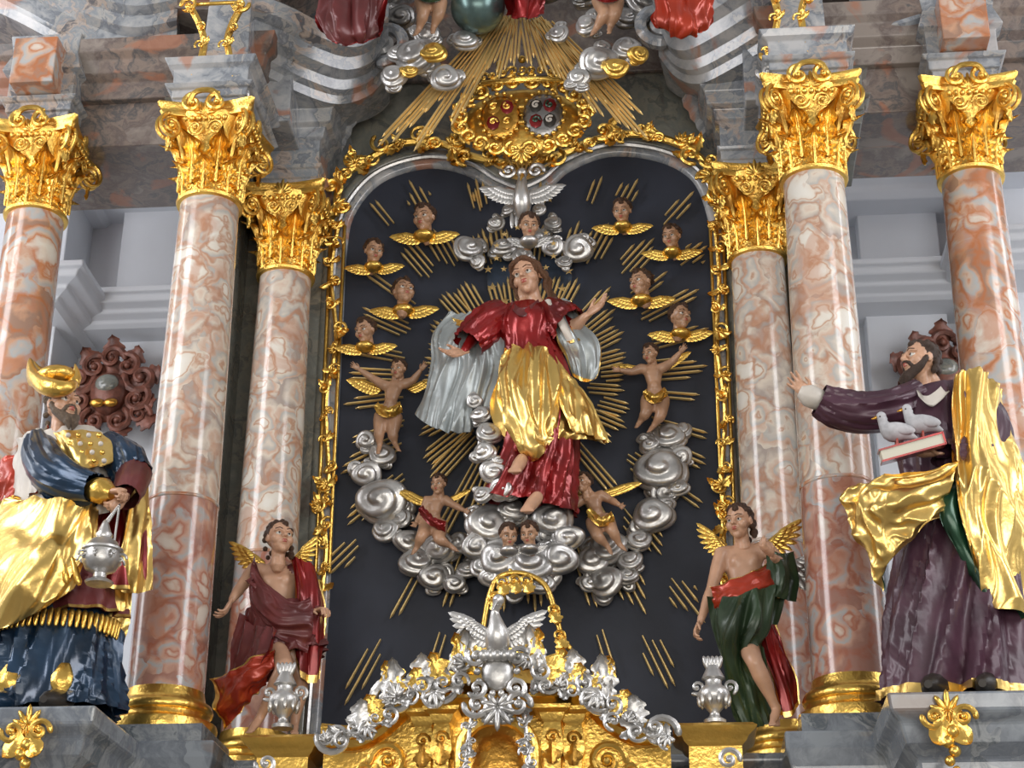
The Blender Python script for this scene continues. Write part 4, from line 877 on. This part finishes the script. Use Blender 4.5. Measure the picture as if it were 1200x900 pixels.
for s in(-1,1):
    pts=[(545,834),(505,836),(478,850),(452,872),(420,888),(380,886)] 
    q=crl([P(x if s<0 else 1166-x,y+(0 if s<0 else -6),Y+.1) for x,y in pts],30)
    sweep(mb,q,TP,'gold')
    fr_=[[V((p.x,p.y-.02,zl)),V((p.x,p.y-.02,p.z+.02)),V((p.x,p.y+.2,p.z+.02)),V((p.x,p.y+.2,zl))] for p in q]
    mb.loft(fr_,'gold')
    for (x,y,r,h) in((455,892,.09,1),(425,905,.06,-1),(468,905,.05,-1)):
        cscroll(mb,P(x if s<0 else 1166-x,y,Y+.05),EX*s,EZ,r,'gold',1.6,.2,0,h,26)
    xs=331 if s<0 else 838; ys=872 if s<0 else 866
    mb.sq(V((X(xs),Y+.15,0)),[(zl,0),(Z(ys+10),0),(Z(ys+5),.02),(Z(ys),.03),(Z(ys-6),.06),(Z(ys-10),.07),(Z(ys-14),.05)],'gold',.12,.12)
    xa,xb=sorted((X(xs),X(400 if s<0 else 766)))
    mb.box((xa,Y+.2,zl),(xb,Y+.5,Z(896)),'gold')
mb.build('gilt_body',g,ang=.6)
mb=MB(); Ys=Y-.14
for s in(-1,1):
    m=lambda x,y,dy=0:P(x if s<0 else 1166-x,y-(0 if s<0 else 5),Ys+dy)
    garland(mb,[m(550,775),m(532,800),m(510,812),m(485,812),m(462,822)],.075,'silver',7,11+s)
    garland(mb,[m(462,822),m(445,845),m(415,860),m(378,872)],.065,'silver',7,14+s)
    garland(mb,[m(562,815,-.02),m(552,845,-.02),m(548,880,-.02),m(545,905,-.02)],.045,'silver',6,17+s)
    mb.tube(crl([m(455,818),m(470,800),m(505,798),m(525,785),m(535,762)],16),[.02]*16,'silver',8)
    cscroll(mb,m(462,818),EX*s,EZ,.10,'silver',1.5,.22,0,-s); cscroll(mb,m(392,864),EX*s,EZ,.08,'silver',1.4,.24,0,s); cscroll(mb,m(520,805),EX*s,EZ,.08,'silver',1.4,.24,0,s)
    cscroll(mb,m(312,895),EX*s,EZ,.05,'silver',1.4,.28,0,s); shell(mb,m(430,852),EX,EZ,.14,'silver',7); shell(mb,m(500,812),EX,EZ,.14,'silver',7)
    for (x,y,h) in((556,775,.24),(470,800,.20),(524,790,.2),(445,832,.16),(500,800,.16)): leafs(mb,m(x,y+14,-.03),nrm(V((s*.5,0,1))),nrm(V((1,0,-s*.5))),h,.05,'gold',.2,3,7,16,V((0,-1,0)),.35)
    for (x,y,h) in((540,780,.24),(455,815,.24),(490,800,.2),(420,845,.16)): leafs(mb,m(x,y+10,-.03),nrm(V((-s*.1,0,1))),EX,h,.05,'silver',.25,4,7,18,V((0,-1,0)),.35)
c=P(583,788,Ys-.06); mb.ell(c,V((.075,0,0)),V((0,.04,0)),V((0,0,.09)),'silver',20,10)
for i in range(14):
    a=2*pi*i/14; mb.sph(c+V((.09*cos(a),-.02,.105*sin(a))),.017,'silver',8,6)
for a0 in(.5,2.6,3.8,5.6): cscroll(mb,c+V((.11*cos(a0),-.03,.13*sin(a0))),EX,EZ,.045,'silver',1.3,.3,a0,1)
shell(mb,P(583,828,Ys-.08),EX,EZ,.11,'silver',9,5,-pi/2); shell(mb,P(583,848,Ys-.06),EX,EZ,.12,'silver',9,2.6)
for s in(-1,1): cscroll(mb,P(583+s*24,826,Ys-.08),EX*s,EZ,.06,'silver',1.5,.26,0,s)
mb.build('silver_rocaille',g)
Yp=Ys-.05
g=grp('silver_pelican',P(583,745,Ys)); mb=MB()
mb.tube(crl([P(583,768,Yp),P(583,750,Yp-.04),P(582,735,Yp-.06),P(580,718,Yp-.05),P(584,706,Yp-.08)],14),[x*.68 for x in (.05,.07,.08,.085,.085,.08,.07,.055,.045,.035,.03,.028,.03,.03)],'silver',12)
mb.sph(P(584,703,Yp-.09),.027,'silver'); mb.tube([P(581,704,Yp-.11),P(577,715,Yp-.14)],[.013,.004],'silver',6)
for s in(-1,1): wing(mb,P(583+s*9,742,Yp+.03),V((s,0,.75)),V((s*.5,0,-1)),.155,'silver',9,w=.2)
for k in range(5): mb.sph(P(567+k*8,768,Yp-.05),.028,'silver',8,6)
mb.build('bird',g)
g=grp('gilt_lamp_bracket',P(600,690,-.75)); mb=MB()
mb.tube(crl([P(566,738,-.8),P(573,700,-.8),P(585,676,-.8),P(612,672,-.8),P(638,685,-.8),P(650,715,-.8),P(658,745,-.8),P(668,760,-.8)],40),.015,'gold',8)
mb.tube(crl([P(574,700,-.8),P(590,690,-.8),P(602,680,-.8),P(598,668,-.8)],16),.011,'gold',8)
for (x,y) in((587,682),(602,680),(616,680),(578,700),(648,715),(655,745)):
    leafs(mb,P(x,y,-.82),nrm(V((.3,0,-.8))),nrm(V((.8,0,.3))),.1,.03,'gold',.3,3,5,12,V((0,-1,0)),.35); cscroll(mb,P(x,y,-.82),EX,EZ,.032,'gold',1.3,.25,0,1,14)
mb.build('bracket',g)
for px,py in((331,854),(838,848)):
    c=P(px,py,Y+.05); g=grp('silver_urn',c); mb=MB()
    mb.lathe(c,[(0,.05),(.015,.052),(.03,.026),(.05,.022),(.07,.04),(.11,.07),(.14,.075),(.16,.062),(.18,.038),(.2,.038),(.21,.055),(.22,.05),(.25,.035),(.27,.025)],'silver',24)
    for s in(-1,1): cscroll(mb,c+V((s*.075,0,.17)),EX*s,EZ,.035,'silver',1.3,.28,-1,s,16)
    for i in range(5): mb.ell(c+V((.016*(i-2),0,.285)),V((.014,0,0)),V((0,.014,0)),V((.004*(i-2),0,.035)),'silver',8,6)
    for i in range(10):
        a=2*pi*i/10; mb.ell(c+V((.066*cos(a),.066*sin(a),.11)),V((.013,0,0)),V((0,.013,0)),V((0,0,.035)),'silver',6,5)
    mb.build('urn',g)
# ------------------------------------------------------------------ COAT OF ARMS + GLORY ABOVE
Y=-.35
g=grp('coat_of_arms_cartouche',P(612,140,Y)); mb=MB()
c=P(612,138,Y); s_=S(612,138,Y)
mb.ell(c+V((0,.05,0)),V((72*s_,0,0)),V((0,.06,0)),V((0,0,46*s_)),'gold',28,10)
for sx,m_ in((-1,'gold_dark'),(1,'silver_dark')):
    cc=c+V((sx*25*s_,-.03,-.01)); mb.ell(cc,V((24*s_,0,0)),V((0,.03,0)),V((0,0,30*s_)),m_,20,8)
    for i in range(18):
        a=2*pi*i/18; mb.sph(cc+V((25*s_*cos(a),-.02,31*s_*sin(a))),.016,'gold',6,5)
    for i in range(2):
        for j in range(2):
            k=(i+j+(sx>0))%2; e=cc+V(((i-.5)*.085,-.028,(j-.5)*.11)); mb.ell(e,V((.042,0,0)),V((0,.012,0)),V((0,0,.052)),('red_lacquer','gold_dark')[k] if sx<0 else ('shoe_dark','red_lacquer')[k],4,4)
            cscroll(mb,e+V((0,-.012,0)),EX,EZ,.026,'gold' if sx<0 else ('white_cloth','green_lacquer')[k],1.2,.3,i+j,1,12)
for i in range(22):
    a=2*pi*i/22; cscroll(mb,c+V((74*s_*cos(a),-.03,47*s_*sin(a))),EX*cos(a)+EZ*sin(a),EZ*cos(a)-EX*sin(a),.055,'gold',1.3,.24,i,(-1)**i,16)
    d=EX*cos(a)+EZ*sin(a); leafs(mb,c+V((68*s_*cos(a),-.02,42*s_*sin(a))),d,EZ*cos(a)-EX*sin(a),.11,.035,'gold',.3,3,5,12,V((0,-1,0)),.35)
cr_=c+V((0,-.03,50*s_))
for i in range(9): cscroll(mb,cr_+V(((i-4)*.06,0,.02+.05*cos((i-4)*.35))),EX,EZ,.035,'gold',1.2,.3,i,(-1)**i,14)
mb.tube([cr_+V((-.25,0,-.02)),cr_+V((0,0,.0)),cr_+V((.25,0,-.02))],.022,'gold',6)
for i in(-1,0,1): mb.sph(cr_+V((i*.14,0,.12+.03*(i==0))),.026,'gold')
shell(mb,c+V((0,-.04,-50*s_)),EX,-EZ,.10,'gold',9,3)
mb.build('cartouche',g)
g=grp('upper_glory'); mb=MB()
c=P(608,-10,-.62)
for px,py,ra in((445,165,.35),(462,160,.4),(478,140,.35),(487,170,.35),(500,125,.3),(520,120,.3),(530,140,.3),(545,95,.25),(556,92,.25),(572,75,.2),(585,85,.2),(640,80,.2),(655,85,.25),(672,100,.3),(690,95,.3),(705,130,.3),(718,120,.35),(735,145,.35),(755,155,.38),(750,128,.4),(602,70,.2),(622,70,.2)):
    d=P(px,py,-.62)-c; L=d.length; d.normalize()
    sd=V((-d.z,0,d.x))
    for k in(-1,0,1): bar(mb,c+sd*.022*k+V((0,.03,0)),d,ra*.75,L*(1-.08*abs(k)-.03*k),.015)
mb.build('rays',g,smooth=False,recalc=False)
cloud('clouds_silver',-.72,[(488,66,26),(522,92,18),(462,90,16),(702,74,24),(735,58,18),(678,92,14),(545,48,16),(690,30,16),(500,40,16),(655,40,12)],'silver',g,2,1.05)
cloud('clouds_gilt',-.78,[(508,62,17),(722,80,16),(748,64,13),(480,84,10)],'gold',g,1,1.)
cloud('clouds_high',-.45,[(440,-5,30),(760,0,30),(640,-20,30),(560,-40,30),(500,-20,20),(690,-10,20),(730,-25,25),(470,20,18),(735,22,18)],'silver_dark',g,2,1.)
mb=MB(); oc=P(560,8,-.8); r=32*S(562,10,-.8); mb.sph(oc,r,'orb_blue',32,20); mb.build('orb',g)
mb=MB()
Yg=-1.15
sheet(mb,[pr(Yg,(375,-60,0),(405,-60,-.12),(440,-60,0)),pr(Yg,(378,-10,0),(410,-10,-.14),(448,-15,0)),pr(Yg,(380,25,0),(412,32,-.12),(442,25,0)),pr(Yg,(390,45,0),(418,50,-.05),(436,45,0))],'maroon','maroon',.06,(5,1.3),61,70,50,edge='red_lacquer')
sheet(mb,[pr(Yg,(765,-60,0),(800,-60,-.12),(835,-60,0)),pr(Yg,(768,-10,0),(800,-10,-.14),(830,-15,0)),pr(Yg,(772,16,0),(800,24,-.12),(826,18,0)),pr(Yg,(780,32,0),(800,38,-.05),(818,34,0))],'red_cloth','maroon',.06,(5,1.3),62,70,50)
sheet(mb,[pr(Yg+.4,(590,-30,0),(612,-30,-.12),(640,-30,0)),pr(Yg+.4,(596,0,0),(613,0,-.14),(634,-5,0)),pr(Yg+.4,(602,16,0),(614,24,-.12),(628,16,0))],'red_lacquer','maroon',.04,(4,1),63,40,40)
mb.build('drapery',g)
for k,(x0,sx) in enumerate(((505,1),(712,-1))):
    putto('hovering_putto',-.85,dict(head=(x0+sx*2,-62,-.03),neck=(x0,-46),shL=(x0-14,-40),shR=(x0+14,-40),elL=(x0-28,-34),wrL=(x0-40,-40,-.03),elR=(x0+28,-34),wrR=(x0+40,-42,-.03),pelvis=(x0,-6),hipL=(x0-8,-1),hipR=(x0+8,-1),knL=(x0-6-sx*3,16,-.05),anL=(x0-14,34),toL=(x0-18,40,-.03),knR=(x0+10,14,-.05),anR=(x0+3,32),toR=(x0+2,38,-.04)),27,(-.3*sx,-1,-.2),None,sash(-.85,[(x0-20,-10,-.06),(x0,-2,-.11),(x0+20,-10,-.05)],.03,'red_lacquer' if k else 'green_dark'))
# ------------------------------------------------------------------ distant carved wall cartouches
for k,(px,py,Yd) in enumerate(((128,458,2.2),(1108,440,2.2))):
    s_=S(px,py,Yd)*.9; c=P(px,py,Yd); g=grp('wall_cartouche',c); mb=MB()
    ring=[V((26*s_*cos(2*pi*j/24),0,(26 if sin(2*pi*j/24)>0 else 34)*s_*sin(2*pi*j/24))) for j in range(24)]
    mb.loft([[c+v+V((0,.08,0)) for v in ring],[c+v for v in ring],[c+v*.85+V((0,-.05,0)) for v in ring],[c+v*.5+V((0,-.08,0)) for v in ring],[c+v*.05+V((0,-.09,0)) for v in ring]],'wood_red')
    mb.ell(c+V((0,-.07,.03)),V((16*s_,0,0)),V((0,.04,0)),V((0,0,13*s_)),'marble_green',20,8)
    for (a,b,r,h,an) in((0,46,.10,1,0),(-22,34,.10,1,1),(22,34,.10,-1,2),(-42,16,.13,-1,0),(42,16,.13,1,3),(-38,-14,.11,1,2),(38,-14,.11,-1,1),(-44,-36,.09,-1,4),(44,-36,.09,1,0),(-16,-44,.10,1,2),(16,-44,.10,-1,1)):
        e=c+V((a*s_,-.02,b*s_)); cscroll(mb,e,EX,EZ,r,'wood_red',1.3,.26,an,h,20); d=nrm(V((a,0,b))); leafs(mb,e,d,V((-d.z,0,d.x)),.2,.07,'wood_red',.3,3,7,14,V((0,-1,0)),.35)
        leafs(mb,c+V((a*s_*.4,-.0,b*s_*.4)),d,V((-d.z,0,d.x)),.22,.08,'wood_red',.2,3,7,14,V((0,-1,0)),.3)
    mb.tube([c+V((0,.0,0)),c+V((0,.38,0))],.05,'wood_red',8)
    for s in(-1,1): mb.ell(c+V((s*9*s_,-.09,-24*s_)),V((10*s_,0,0)),V((0,.03,0)),V((0,0,6*s_)),'gold_dark',12,8)
    mb.build('carving',g)
# ------------------------------------------------------------------ lights
def area(name,loc,tgt,size,energy,col=(1,1,1),sy=None):
    l=bpy.data.lights.new(name,'AREA'); l.energy=energy; l.color=col; l.size=size; l.shape='RECTANGLE'; l.size_y=sy or size
    o=bpy.data.objects.new(name,l); SC.objects.link(o); o.location=loc; o.rotation_euler=(V(tgt)-V(loc)).to_track_quat('-Z','Y').to_euler(); return o
area('window_light_left',(-6.3,-5.5,7.5),(0,0,5.5),2.4,350,(.98,.97,1.),5)
area('window_light_right',(6.3,-6.5,7.5),(0,0,5.5),2.4,300,(.98,.97,1.),5)
area('nave_side_fill',(1.0,-12,3.0),(0,0,5.8),8,470,(1.,.95,.88),3)  # added fill from behind the camera, brightens gilding that faces the dark nave
area('chancel_light_left',(-6.,-1.,7.),(-3.4,2.6,6.5),1.5,120,(.95,.97,1.),4)
area('chancel_light_right',(6.,-1.,7.),(3.4,2.6,6.5),1.5,120,(.95,.97,1.),4)
wd=bpy.data.worlds.new('world'); bpy.context.scene.world=wd; wd.use_nodes=True
bg=wd.node_tree.nodes['Background']; bg.inputs[0].default_value=(.92,.90,.88,1); bg.inputs[1].default_value=.38
vs=bpy.context.scene.view_settings; vs.view_transform='Standard'; vs.look='None'; vs.exposure=-.15
